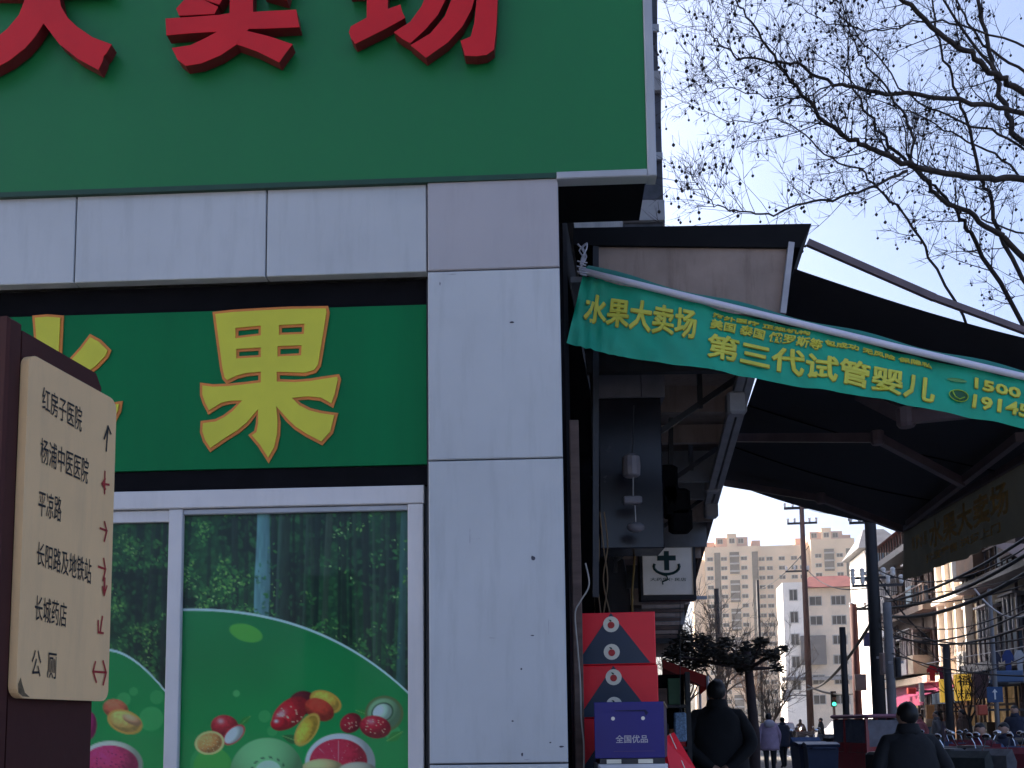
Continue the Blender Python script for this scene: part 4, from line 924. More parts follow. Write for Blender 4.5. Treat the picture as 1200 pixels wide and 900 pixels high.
def win_obj(parent, fr, a, b, wd, ht, proto=None, frame=M_winf, glass=M_wing, mull=1, name='window'):
    """one window: proud surround, recessed pane and bars; alike windows share a mesh"""
    mb = MB(); e = min(0.12, wd*0.09)
    mb.fbox(fr, a-wd/2, a+wd/2, b, b+e, 0, 0.10); mb.fbox(fr, a-wd/2, a+wd/2, b+ht-e, b+ht, 0, 0.10)
    mb.fbox(fr, a-wd/2, a-wd/2+e, b+e, b+ht-e, 0, 0.10); mb.fbox(fr, a+wd/2-e, a+wd/2, b+e, b+ht-e, 0, 0.10)
    for k in range(mull):
        x = a-wd/2+wd*(k+1)/(mull+1); mb.fbox(fr, x-e/3, x+e/3, b+e, b+ht-e, 0.02, 0.07)
    mb.fbox(fr, a-wd/2+e, a+wd/2-e, b+e, b+ht-e, 0, 0.02, 1)
    return mb.build(name, [frame, glass], parent)
def copies(o, parent, fr, offs):
    for (da, db) in offs:
        c = o.copy(); COL.objects.link(c); Mi = MX[parent.name].inverted().to_3x3()
        c.location = Mi @ (fr.x*da + fr.y*db)
# -- tall apartment block
YA = 310; FAp = sframe(YA, tpx(819, YA)); sc = YA/1200.0
apt = thing('apartment_block', 'tall beige apartment block at the end of the street', 'building', S(YA, tpx(900, YA)), -ST)
def ax(px): return (px-819)*sc*1.01
def az(py): return (848-py)*sc+EYE
def ab(px0, px1, zt_, d0=-16, d1=0, zb_=0): return (ax(px0), ax(px1), zb_, zt_, d0, d1)
mb = MB()
for q in (ab(829, 889, az(641)), ab(889.1, 950, az(640), -16, -2.5), ab(950.1, 999, az(636)), ab(999.1, 1034, az(640), -16, -3)): mb.fbox(FAp, *q)
mb.fbox(FAp, ax(815), ax(828.9), 0, az(655), -14, -1.2)
mb.build('wall', M_apt, apt)
for (a, b, t_, c) in ((832, 842, 632, -5), (843, 880, 628, -3), (886, 896, 630, -7), (936, 946, 630, -6), (951, 988, 625, -3), (991, 1000, 627, -7)):
    pb = MB().fbox(FAp, ax(a), ax(b), az(640), az(t_), -12, c).build('penthouse', M_apt2, apt)
    if b-a > 30:
        MB().fbox(FAp, ax(a+13), ax(b-13), az(640)+.1, az(t_-4), -11, c+0.6).build('penthouse_gable', M_apt, pb)
        for k in (a+5, b-8, (a+b)/2):
            win_obj(pb, Frame(FAp.W(0, 0, c+(0.6 if abs(k-(a+b)/2) < 1 else 0)), SR), ax(k), az(t_)-2.0, 1.7, 1.6)
fh = 11.2*sc
w0 = win_obj(apt, FAp, ax(835), az(658), 1.9, 1.25)
offs = []
for i in range(17):
    for px in (835, 851, 874, 958, 982):
        if not (i == 0 and px == 835): offs.append((ax(px)-ax(835), -i*fh))
copies(w0, apt, FAp, offs)
FAp2 = Frame(FAp.W(0, 0, -2.5), SR)
w1 = win_obj(apt, FAp2, ax(895), az(658), 1.9, 1.25)
copies(w1, apt, FAp2, [(ax(px)-ax(895), -i*fh) for i in range(17) for px in (895, 904, 918, 932, 942) if not (i == 0 and px == 895)])
FAp3 = Frame(FAp.W(0, 0, -3), SR)
w2 = win_obj(apt, FAp3, ax(1006), az(662), 1.7, 1.3)
copies(w2, apt, FAp3, [(ax(px)-ax(1006), -i*fh) for i in range(8) for px in (1006, 1016) if not (i == 0 and px == 1006)])
M_balc_recess = mat('dark_balcony_recess', (0.10, 0.09, 0.085), rough=0.5, var=0.4, scale=0.5)
for px in (843.5, 886.5, 992.5):
    MB().fbox(FAp, ax(px)-0.9, ax(px)+0.9, 4, az(648), 0.02, 0.12).build('recess_shade', M_balc_recess, apt)  # dark proud strips stand in for the shade of recessed columns
for px in (863, 970):
    for k in range(6):
        z = az(648)-k*3*fh
        b_ = MB().fbox(FAp, ax(px)-1.4, ax(px)+1.4, z-2.3*fh, z, 0.03, 0.5).build('balcony', M_balc_recess, apt)
        for j in range(3): MB().fbox(FAp, ax(px)-1.5, ax(px)+1.5, z-(0.5+j*0.8)*fh, z-(0.35+j*0.8)*fh, 0.5, 0.75).build('balcony_rail', M_winf, b_)
# -- white mid-distance building with a red roof
YM = 155; FM = sframe(YM, tpx(920, YM)); sm = YM/1200.0
mid = thing('white_building', 'white building with red tiled roof in front of the apartment block', 'building', S(YM, tpx(950, YM)), -ST)
mx_ = lambda px: (px-920)*sm; mz_ = lambda py: (848-py)*sm+EYE
MB().fbox(FM, 0, mx_(944), 0, mz_(684), -8, 0).build('tower_wall', M_white, mid)
MB().fbox(FM, mx_(944.2), mx_(1010), 0, mz_(690), -9, -0.8).build('wall', M_creamw, mid)
mb = MB(); A = [(mx_(942), mz_(690.5)), (mx_(1012), mz_(689.5))]
mb.add([FM.W(mx_(942), mz_(691), 0.6), FM.W(mx_(1011), mz_(691), 0.6), FM.W(mx_(1011), mz_(691), -9.5), FM.W(mx_(942), mz_(691), -9.5), FM.W(mx_(956), mz_(673), -4.5), FM.W(mx_(1000), mz_(673), -4.5)], [(0, 1, 5, 4), (1, 2, 5), (2, 3, 4, 5), (3, 0, 4), (3, 2, 1, 0)])
rf = mb.build('roof', M_tile, mid)
FM2 = Frame(FM.W(0, 0, -0.8), SR)
wa = win_obj(mid, FM2, mx_(958), mz_(712), 1.9, 1.5); copies(wa, mid, FM2, [(0, -3*i) for i in range(1, 6)])
wb_ = win_obj(mid, FM2, mx_(984), mz_(712), 2.2, 1.5, mull=2); copies(wb_, mid, FM2, [(0, -3*i) for i in range(1, 6)])
wc = win_obj(mid, FM, mx_(932), mz_(706), 1.3, 1.8); copies(wc, mid, FM, [(0, -3.4*i) for i in range(1, 5)])
MB().fbox(FM, mx_(938), mx_(966), mz_(782), mz_(748), 0.02, 0.8).build('hoarding', mat('grey_hoarding', (0.13, 0.125, 0.13), rough=0.8), mid)
MB().fbox(FM, mx_(915), mx_(1012), mz_(800), mz_(796), 0.03, 1.2).build('ledge', M_greybd, mid)
# -- corner house with hipped roof
YN = 82; FN = sframe(YN, tpx(1019, YN)); sn = YN/1200.0; nx_ = lambda px: (px-1019)*sn; nz_ = lambda py: (846-py)*sn+EYE
cor = thing('corner_house', 'narrow corner house with hipped grey roof and blue glazed top floor', 'building', S(YN, tpx(1035, YN)), -ST)
MB().fbox(FN, 0, nx_(1062), 0, nz_(644), -6.5, 0).build('wall', M_white, cor)
mb = MB(); mb.add([FN.W(nx_(1010), nz_(643), 0.7), FN.W(nx_(1066), nz_(643), 0.7), FN.W(nx_(1066), nz_(643), -7), FN.W(nx_(1010), nz_(643), -7), FN.W(nx_(1026), nz_(613), -2.5), FN.W(nx_(1050), nz_(613), -2.5)], [(0, 1, 5, 4), (1, 2, 5), (2, 3, 4, 5), (3, 0, 4), (3, 2, 1, 0)])
mb.build('roof', M_greyroof, cor)
M_blueg = mat('blue_glazing', (0.12, 0.19, 0.26), rough=0.15, var=0.3, scale=1.5)
for k, px in enumerate((1025, 1037, 1049)): win_obj(cor, FN, nx_(px), nz_(667), 0.75, 1.35, glass=M_blueg, name='window')
for r_ in range(4):
    for px in (1027, 1042, 1054): win_obj(cor, FN, nx_(px), nz_(700+r_*38), 0.8, 1.4)
MB().fbox(FN, nx_(1012), nx_(1064), nz_(675), nz_(671), 0.02, 0.6).build('ledge', M_greybd, cor)
MB().fbox(FN, nx_(1012), nx_(1064), nz_(682), nz_(680), 0.02, 0.5).build('ledge', M_dark, cor)
# -- left side of the street beyond the gap
far = thing('street_block', 'plain block on the left beyond the shop row, mostly hidden by the canopy', 'building', S(56, -2), -ST)
MB().hexa(blk(51, 66, -2.5, tW-0.1, 0, 19)).build('wall', M_creamw, far)
# -- right hand row of shophouses
TR = 11.5
M_brick = mat('brown_shop_wall', (0.16, 0.125, 0.11), rough=0.9, var=0.25, scale=0.8, dirt=(0.06, 0.05, 0.05), dirt_amt=0.6)
M_olive = mat('olive_grey_wall', (0.17, 0.15, 0.125), rough=0.9, var=0.25, scale=0.8, dirt=(0.07, 0.06, 0.05), dirt_amt=0.7)
M_sun = mat('peach_render', (0.62, 0.45, 0.30), rough=0.9, var=0.12, scale=0.8, dirt=(0.28, 0.16, 0.1), dirt_amt=0.5)
def side_frame(Y, t): return Frame(S(Y, t), -SD)        # street-facing facade, seen obliquely
def house(name, label, Y0, Y1, h, wall, t=TR, depth=9):
    o = thing(name, label, 'building', S((Y0+Y1)/2, t+depth/2), -ST)
    MB().hexa(blk(Y0, Y1, t, t+depth, 0, h)).build('wall', wall, o); return o
h1 = house('shop_house', 'brown old shophouse behind the cables with a pale ledge', 40.2, 49, 9.6, M_brick)
h2 = house('shop_house', 'sunlit peach shophouse with tall bay windows', 36.3, 40.15, 11.5, M_sun)
h3 = house('shop_house', 'olive grey shophouse with balconies and hanging laundry at the right edge', 24, 36.25, 11.0, M_olive)
for (hh, Y0, Y1, rows_, mm) in ((h1, 40.2, 49, (3.6, 6.6), M_wing), (h2, 36.3, 40.15, (3.9, 6.5, 9.0), mat('curtained_glass', (0.30, 0.20, 0.15), rough=0.3, var=0.4, scale=2)), (h3, 24, 36.25, (3.7, 6.3, 8.8), M_wing)):
    fr = side_frame(Y1, TR)
    n = max(2, int((Y1-Y0)/1.9))
    first = None; offs = []
    for r_ in rows_:
        for k in range(n):
            a = (Y1-Y0)*(k+0.5)/n/math.cos(ST)
            if first is None: first = (a, r_); wo_ = win_obj(hh, fr, a, r_, 1.15, 1.75, frame=M_wood if hh is h1 else (M_greybd if hh is h3 else M_white), glass=mm)
            else: offs.append((a-first[0], r_-first[1]))
    copies(wo_, hh, fr, offs)
# bay with pilasters on the sunlit house
for k in range(4):
    Yk = 36.5+k*1.15
    MB().hexa(blk(Yk, Yk+0.22, TR-0.28, TR-0.01, 3.2, 11.2)).build('pilaster', M_white, h2)
for z in (3.0, 5.95, 8.5, 11.2): MB().hexa(blk(36.32, 40.1, TR-0.5, TR-0.002, z, z+0.22)).build('cornice', M_white, h2)
for (Y0, Y1, z, hh, m) in ((40.4, 48.6, 3.0, h1, M_creamw), (40.4, 48.8, 5.9, h1, M_brick), (40.3, 48.9, 8.7, h1, M_greyroof), (24.2, 36, 3.1, h3, M_greybd), (24.2, 36, 5.9, h3, M_greybd), (24.2, 36, 8.4, h3, M_greybd)):
    MB().hexa(blk(Y0, Y1, TR-0.75, TR-0.003, z, z+0.28)).build('balcony_slab', m, hh)
    if z > 3.05:
        for k in range(int((Y1-Y0)/0.5)):
            MB().hexa(blk(Y0+k*0.5, Y0+k*0.5+0.05, TR-0.72, TR-0.66, z+0.285, z+1.0)).build('baluster', M_rust, hh)
        MB().hexa(blk(Y0, Y1, TR-0.74, TR-0.64, z+1.0, z+1.06)).build('balcony_rail', M_rust, hh)
mb = MB(); mb.add([S(24, TR-1.0, 11.0), S(24, TR+9, 11.0), S(36.3, TR+9, 11.0), S(36.3, TR-1.0, 11.0), S(24, TR+4, 13), S(36.3, TR+4, 13)], [(0, 3, 5, 4), (1, 4, 5, 2), (0, 4, 1), (3, 2, 5), (0, 1, 2, 3)])
mb.build('roof', M_greyroof, h3)
mb = MB(); mb.add([S(40.2, TR-0.9, 9.6), S(40.2, TR+9, 9.6), S(49, TR+9, 9.6), S(49, TR-0.9, 9.6), S(40.2, TR+4, 11.6), S(49, TR+4, 11.6)], [(0, 3, 5, 4), (1, 4, 5, 2), (0, 4, 1), (3, 2, 5), (0, 1, 2, 3)])
mb.build('roof', M_tile, h1)
# air conditioners on the houses
M_acw = mat('aircon_white', (0.52, 0.50, 0.48), rough=0.6, var=0.1)
def aircon(Y, z, hh):
    b_ = MB().bevbox(0, 0.35, 0, 0.8, 0, 0.55, 0.02); mb = MB(); 
    mb.v = [S(Y, TR-0.42, z) + SR*v.x + SD*v.y + UP*v.z for v in b_.v]; mb.f = b_.f; mb.m = b_.m
    o = mb.build('air_conditioner', M_acw, hh)
    MB().lathe(S(Y, TR-0.42, z+0.28)-SR*0.004+SD*0.3, -SR, [(0, 0.2), (0.01, 0.2)], 14).build('fan_grille', M_dark, o)
    MB().lathe(S(Y, TR-0.25, z+0.28)-SD*0.004, -SD, [(0, 0.14), (0.01, 0.14)], 14).build('side_grille', M_dark, o)
for Y, z, hh in ((42, 6.3, h1), (45.5, 3.4, h1), (36.6, 3.4, h2), (30, 6.3, h3), (33.5, 3.4, h3), (34.6, 8.8, h3), (31.5, 8.8, h3)): aircon(Y, z, hh)
# enclosed balconies, window cages, pipes and boards that clutter the fronts
rg = random.Random(77); cm = [mat('cage_blue', (0.10, 0.15, 0.20), rough=.5, var=.4, scale=2), M_galv, mat('cage_brown', (0.17, 0.09, 0.05), rough=.6, var=.3, scale=2), M_greybd, mat('cage_cream', (0.42, 0.36, 0.28), rough=.7, var=.3, scale=2), M_rust]
for hh, Y0, Y1 in ((h1, 40.5, 48.6), (h3, 24.5, 36.0)):
    for k in range(16 if hh is h3 else 11):
        Y = rg.uniform(Y0, Y1-1.6); z = rg.choice((3.45, 6.3, 8.8) if hh is h3 else (3.4, 6.4)); L = rg.uniform(.9, 2.0); pr = rg.uniform(.35, 1.15); h_ = rg.uniform(1.0, 1.9)
        b_ = MB().hexa(blk(Y, Y+L, TR-pr, TR-0.02, z, z+h_*.42)).build('window_cage', rg.choice(cm), hh)
        MB().hexa(blk(Y-.08, Y+L+.08, TR-pr-.12, TR-0.02, z+h_, z+h_+.06)).build('cage_roof', rg.choice((M_galv, M_rust, M_greyroof)), b_)
        for q_ in range(4): MB().hexa(blk(Y+L*q_/3.2, Y+L*q_/3.2+.05, TR-pr+.01, TR-pr+.06, z+h_*.42, z+h_)).build('cage_bar', M_galv, b_)
    for k in range(4):
        Y = rg.uniform(Y0, Y1); MB().tube([S(Y, TR-.12, .2), S(Y, TR-.12, 9)], .055, 7).build('drain_pipe', M_rust, hh)
# ground floor shop fronts
M_glow = mat('lit_shop_interior', (0.75, 0.45, 0.2), rough=0.6, var=0.5, scale=2.5, emit=0.03)
M_shop = mat('dark_shop_opening', (0.03, 0.025, 0.025), rough=0.6, var=0.5, scale=1)
M_mag = mat('magenta_awning', (0.30, 0.03, 0.10), rough=0.6, var=0.15); M_blues = mat('blue_shop_sign', (0.03, 0.09, 0.20), rough=0.5, var=0.2, scale=1)
for (Y0, Y1, m, hh) in ((24.5, 28, M_shop, h3), (28.4, 32, M_shop, h3), (32.4, 36, M_glow, h3), (36.6, 39.8, M_glow, h2), (40.6, 44, M_shop, h1), (44.4, 48.6, M_glow, h1)):
    MB().hexa(blk(Y0, Y1, TR-0.04, TR-0.004, 0.15, 2.55)).build('shop_opening', m, hh)
rg = random.Random(12)
for (Y0, Y1, hh) in ((24.5, 28, h3), (28.4, 32, h3), (32.4, 36, h3), (36.6, 39.8, h2), (40.6, 44, h1), (44.4, 48.6, h1)):
    for k in range(5): MB().hexa(blk(Y0+(Y1-Y0)*k/4-.04, Y0+(Y1-Y0)*k/4+.04, TR-.12, TR-.045, .15, 2.55)).build('door_post', M_rust, hh)
    MB().hexa(blk(Y0, Y1, TR-.11, TR-.05, 1.95, 2.03)).build('transom', M_rust, hh)
    for k in range(5):
        Y = rg.uniform(Y0, Y1-.7); z = rg.uniform(.5, 1.7); MB().hexa(blk(Y, Y+rg.uniform(.4, .9), TR-rg.uniform(.3, .9), TR-.13, .12, z)).build('stacked_goods', rg.choice(cm+[M_shop, M_mag, M_blues]), hh)
for (Y0, Y1, m, hh) in ((24.2, 31, M_blues, h3), (31.2, 36.1, M_blues, h3), (40.4, 48.8, M_mag, h1)):
    MB().hexa(blk(Y0, Y1, TR-0.35, TR-0.006, 2.6, 3.0)).build('shop_fascia', m, hh)
for (Y0, Y1, m, nm, hh) in ((37, 42.5, M_mag, 'magenta', h1), (32.5, 35.8, mat('blue_awning', (0.10, 0.16, 0.24), rough=.6), 'blue', h3)):
    mb = MB(); mb.hexa([S(Y0, TR-1.8, 2.35), S(Y0, TR-0.36, 2.75), S(Y1, TR-0.36, 2.75), S(Y1, TR-1.8, 2.35), S(Y0, TR-1.8, 2.40), S(Y0, TR-0.36, 2.80), S(Y1, TR-0.36, 2.80), S(Y1, TR-1.8, 2.40)])
    mb.hexa(blk(Y0, Y1, TR-1.83, TR-1.805, 2.05, 2.40)); mb.build('shop_awning', m, hh)
# shop signs
def boxsign(name, label, px0, px1, py0, py1, Y, m, txt=None, tm=None, rows_=1, emit=False, dep=0.2):
    fr = Frame(Vector((0, Y, 0)), SR); x0, x1, z0, z1 = kq(px0, py0, px1, py1, fr)
    o = thing(name, label, 'sign', fr.W((x0+x1)/2, z0, 0), -ST)
    MB().fbev(fr, x0, x1, z0, z1, -dep, 0, 0.02).build('sign_box', m, o)
    if txt:
        for k, t in enumerate(txt):
            h_ = (z1-z0)/len(txt); text_on(fr, t, [(x0+(x1-x0)*.1, z1-h_*(k+.12)), (x1-(x1-x0)*.1, z1-h_*(k+.12)), (x1-(x1-x0)*.1, z1-h_*(k+.88)), (x0+(x1-x0)*.1, z1-h_*(k+.88))], 0.01, 0.01, px=False).build('lettering', tm, o, fix=False)
    MB().beam(fr.W(x1, (z0+z1)/2, -dep/2), fr.W(x1+0.9, (z0+z1)/2, -dep/2), 0.05, 0.05).build('bracket', M_dark, o); return o
M_ysign = mat('yellow_lightbox', (0.85, 0.52, 0.07), rough=0.5, var=0.06, emit=0.16)
boxsign('shop_sign', 'large yellow lit shop sign with dark characters over the right pavement', 1119, 1140, 790, 821, 33.0, M_ysign, ['福', '米粉'], M_ink)
boxsign('shop_sign', 'smaller plain yellow lit panel left of the yellow character sign', 1102, 1113, 796, 823, 34.5, M_ysign)
boxsign('shop_sign', 'mauve shop sign panel right of the yellow sign', 1141, 1160, 789, 818, 32.6, mat('mauve_panel', (0.16, 0.09, 0.10), rough=.6))
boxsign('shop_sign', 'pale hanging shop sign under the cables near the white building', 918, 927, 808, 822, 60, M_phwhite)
boxsign('shop_sign', 'small blue sign on the pole side near the corner house', 1012, 1023, 741, 757, 48, mat('deep_blue_sign', (0.02, 0.03, 0.14), rough=.5))
for (a, b, c, d, Y, col, lb) in ((1064, 1074, 806, 813, 40, (.5, .05, .04), 'small red shop sign above the magenta awning'), (1078, 1084, 800, 822, 37.5, (.6, .55, .5), 'narrow white vertical shop sign left of the yellow panel'), (1163, 1200, 786, 799, 24.5, (.05, .10, .20), 'blue shop sign board low at the right edge'), (1146, 1158, 826, 838, 27, (.5, .08, .04), 'red sign board over the lit shop near the scooters'), (1086, 1096, 826, 842, 34, (.55, .25, .08), 'orange sign board in the lit shop behind the black pole')):
    boxsign('shop_sign', lb, a, b, c, d, Y, mat('sign_%d' % a, col, rough=.5, var=.15, scale=2))
# laundry
def laundry(px, py, Y, wpx, hpx, col, label):
    fr = Frame(Vector((0, Y, 0)), SR); x0, z1 = fr.hit(px, py); x1, _ = fr.hit(px+wpx, py); z0 = fr.hit(px, py+hpx)[1]; w_ = x1-x0; h_ = z1-z0
    pl = [(x0+w_*.25, z0), (x0+w_*.75, z0), (x0+w_*.76, z0+h_*.6), (x1, z0+h_*.5), (x1, z0+h_*.75), (x0+w_*.7, z1), (x0+w_*.3, z1), (x0, z0+h_*.75), (x0, z0+h_*.5), (x0+w_*.24, z0+h_*.6)]
    o = MB().prism(pl, lambda p: fr.W(p[0], p[1], 0.02), lambda p: fr.W(p[0], p[1], -0.03)).build('hanging_shirt', mat('cloth_%d' % int(px), col, rough=0.9, var=0.2, scale=5), base=fr.W(x0, z0, 0))
    tag(o, label, 'shirt', 'laundry on the shophouses')
laundry(1086, 780, 35.2, 12, 18, (0.55, 0.02, 0.03), 'bright red shirt hung out above the magenta awning')
laundry(1098, 781, 35.0, 10, 16, (0.16, 0.02, 0.07), 'maroon shirt hung beside the bright red one')
laundry(1160, 764, 26, 12, 26, (0.03, 0.03, 0.05), 'black shirt on the balcony line at the right')
laundry(1174, 762, 26, 13, 28, (0.03, 0.05, 0.16), 'navy blue shirt on the balcony line at the right')
laundry(1188, 762, 26, 12, 26, (0.35, 0.36, 0.38), 'pale grey shirt on the balcony line at the right edge')
cable('laundry_line', [P(1078, 779, 35.1), P(1200, 758, 26), P(1240, 752, 25)], 0.015, M_galv, 'steel laundry pole along the shophouse balconies', cat='pole')
tarp = MB(); q = [P(1163, 638, 24), P(1225, 640, 22), P(1225, 658, 22), P(1200, 657, 22.6)]
tarp.add(q+[p+Vector((0, 0.05, 0.05)) for p in q], [(0, 1, 2, 3), (7, 6, 5, 4), (0, 4, 5, 1), (1, 5, 6, 2), (2, 6, 7, 3), (3, 7, 4, 0)])
tag(tarp.build('roof_tarpaulin', mat('pink_tarp', (0.50, 0.40, 0.40), rough=.7), base=q[0]), 'pale pink tarpaulin stretched under the valance at the right edge', 'tarpaulin')

# ================================================================= poles, lamps, cables
M_wpole = mat('weathered_pole', (0.13, 0.075, 0.06), rough=0.8, var=0.3, scale=2, stretch=(6, 6, 1)); M_cpole = mat('concrete_pole', (0.20, 0.19, 0.19), rough=0.9, var=0.2, scale=3); M_bpole = mat('black_pole', (0.02, 0.018, 0.02), rough=0.6)
def pole(label, px, Y, ytop, r0, r1, m, arms=(), name='utility_pole', ypx=None, cat='pole'):
    b_ = P(px, ypx or 800, Y); b_.z = 0; z1 = P(px, ytop, Y).z
    o = thing(name, label, cat, b_, -ST)
    MB().tube([b_, b_+UP*z1*.5, b_+UP*z1], [r0, (r0+r1)/2, r1], 10).build('shaft', m, o, smooth=True)
    for (py, w0_, w1_, sz) in arms:
        z = P(px, py, Y).z; a = MB().beam(b_+UP*z-SR*w0_, b_+UP*z+SR*w1_, sz, sz).build('cross_arm', M_dark, o)
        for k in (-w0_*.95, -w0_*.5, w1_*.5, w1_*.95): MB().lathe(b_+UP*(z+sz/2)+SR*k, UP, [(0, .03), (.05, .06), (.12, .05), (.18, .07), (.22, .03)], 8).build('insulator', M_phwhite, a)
    return o, b_, z1
p1, b1_, _ = pole('tall brown utility pole with two cross arms in front of the white building', 948, 50, 590, .17, .11, M_wpole, [(595, .85, .85, .12), (613, .72, .72, .1), (669, .9, .2, .08)])
p2, b2_, _ = pole('thick dark utility pole rising behind the awning end', 1029, 25, 560, .165, .13, M_bpole, [(612, .5, .1, .06), (677, .5, .5, .06), (686, .5, .7, .06)])
p3, b3_, _ = pole('grey concrete pole just right of the thick dark pole', 1044, 22, 706, .10, .09, M_cpole)
p4, b4_, _ = pole('short black pole left of the thick dark pole', 990, 27, 735, .09, .08, M_bpole)
p5, b5_, _ = pole('maroon painted pole with a side arm near the corner house', 1004, 40, 708, .17, .14, mat('maroon_pole', (0.10, 0.035, 0.035), rough=.7), [(714, .1, .9, .1)])
p6, b6_, _ = pole('black pole in front of the yellow shop sign', 1111, 26, 756, .11, .09, M_bpole)
p7, b7_, _ = pole('thin grey sign pole carrying the blue road sign', 1166, 22, 690, .05, .045, M_cpole, name='sign_pole')
p8, b8_, _ = pole('slim dark pole before the apartment block', 892, 70, 680, .13, .1, M_bpole)
p9, b9_, _ = pole('dark pole at the left of the bare trees', 843, 60, 690, .16, .14, M_bpole)
M_boxb = mat('beige_meter_box', (0.30, 0.21, 0.18), rough=0.6, var=0.15)
def polebox(label, px0, px1, py0, py1, Y, m=M_boxb):
    fr = Frame(Vector((0, Y, 0)), SR); x0, x1, z0, z1 = kq(px0, py0, px1, py1, fr); o = thing('meter_box', label, 'box', fr.W((x0+x1)/2, z0, 0), -ST)
    MB().fbev(fr, x0, x1, z0, z1, -0.18, 0, 0.02).build('case', m, o); MB().fbev(fr, x0+.03, x1-.03, z0+.04, z1-.04, 0.001, 0.02, 0.006).build('door', m, o)
    MB().fbox(fr, (x0+x1)/2-.15, (x0+x1)/2+.15, z1-.12, z1-.07, -0.24, -0.181).build('strap', M_galv, o)
polebox('beige meter box strapped to the thick dark pole', 1032, 1044, 765, 790, 24.7)
polebox('rounded beige meter box on the maroon pole', 1002, 1016, 790, 809, 39.7)
polebox('dark meter box on the right of the concrete pole', 1049, 1057, 770, 794, 22.0, M_dark)
# blue road sign on the thin pole
rs = thing('road_sign', 'blue road sign with a white arrow on the thin grey pole', 'sign', P(1166, 822, 21.9), -ST)
fr = Frame(Vector((0, 21.85, 0)), SR); x0, x1, z0, z1 = kq(1156, 805, 1176, 823, fr)
MB().fbev(fr, x0, x1, z0, z1, -0.02, 0, 0.004).build('plate', mat('road_sign_blue', (0.012, 0.06, 0.17), rough=.4), rs)
xm = (x0+x1)/2; MB().fbox(fr, xm-.015, xm+.015, z0+.06, z1-.10, .001, .004).build('arrow_shaft', M_paint, rs); MB().prism([(xm-.05, z1-.11), (xm+.05, z1-.11), (xm, z1-.04)], lambda p: fr.W(p[0], p[1], .001), lambda p: fr.W(p[0], p[1], .004)).build('arrow_head', M_paint, rs)
# traffic light
tl = thing('traffic_light', 'traffic light showing green beside the white building', 'traffic light', P(977, 848, 46), -ST)
fr = Frame(Vector((0, 46, 0)), SR); x0, x1, z0, z1 = kq(974, 810, 980.5, 828, fr); tl.location.z = 0
MX[tl.name] = Matrix.Translation(tl.location) @ Matrix.Rotation(-ST, 4, 'Z')
MB().fbev(fr, x0, x1, z0, z1, -.2, 0, .02).build('housing', M_black, tl)
MB().tube([fr.W((x0+x1)/2, 0, -.1), fr.W((x0+x1)/2, z0, -.1)], .06, 8).build('post', M_rust, tl)
for k in range(3): MB().lathe(fr.W((x0+x1)/2, z1-(k+.5)*(z1-z0)/3, .002), fr.n, [(0, .085), (.03, .085)], 12).build('lens', mat('green_lens', (.05, .7, .35), emit=1.2) if k == 2 else mat('unlit_lens', (.05, .03, .02)), tl)
# overhead cables
def sag(p, q, s_, n=14): return [p*(1-i/n)+q*(i/n)-UP*s_*4*(i/n)*(1-i/n) for i in range(n+1)]
ends = [((1040, 712, 25), (1230, 632, 15), .25, .035, 'thick lower cable of the bundle running to the right edge'), ((1040, 705, 25), (1230, 612, 15), .2, .03, 'upper cable of the bundle running to the right edge'), ((1040, 722, 25), (1230, 654, 15), .3, .04, 'heavy black cable sagging across the shophouses'),
        ((1040, 745, 25), (1230, 700, 15), .35, .018, 'thin cable crossing the olive shophouse'), ((948, 597, 50), (1230, 560, 14), .4, .012, 'thin wire from the tall pole towards the awning'), ((948, 670, 50), (1029, 686, 25), .4, .02, 'wire between the tall pole and thick dark pole'),
        ((1029, 677, 25), (1111, 760, 26), .3, .02, 'wire dropping from the dark pole to the black pole'), ((946, 808, 50), (1029, 716, 25), .5, .05, 'thick slanting cable climbing from the tall pole base'), ((946, 803, 50), (1004, 812, 40), .2, .05, 'thick horizontal cable behind the meter boxes'),
        ((1044, 765, 22), (1230, 792, 16), .15, .014, 'low thin wire over the parked scooters'), ((1029, 735, 25), (1230, 720, 16), .45, .02, 'sagging wire in front of the peach house'), ((892, 690, 70), (948, 640, 50), .3, .02, 'wire between slim dark pole and the tall pole'), ((1004, 712, 40), (1029, 700, 25), .1, .03, 'short stay wire from the maroon pole')]
more = [((1029, 690), (1230, 668), 'first'), ((1029, 698), (1230, 676), 'second'), ((1029, 727), (1230, 742), 'third'), ((1044, 738), (1230, 770), 'fourth'), ((1044, 722), (1230, 690), 'fifth'), ((1029, 668), (1230, 622), 'sixth'), ((1044, 756), (1230, 752), 'seventh')]
ends += [((*a, 25), (*b, 15+i*.4), .2+.07*i, .010+.003*(i % 3), 'thin service wire over the shophouses, %s of seven' % nm) for i, (a, b, nm) in enumerate(more)]
for (a, b, s_, r_, lb) in ends: cable('overhead_cable', sag(P(*a), P(*b), s_), r_, M_bpole, lb, 'overhead street cables')
cable('overhead_cable', sag(P(1142, 690, 20), P(1230, 700, 17), .45), .02, mat('white_cable', (.5, .48, .46)), 'looped white cable at the right edge', 'overhead street cables')
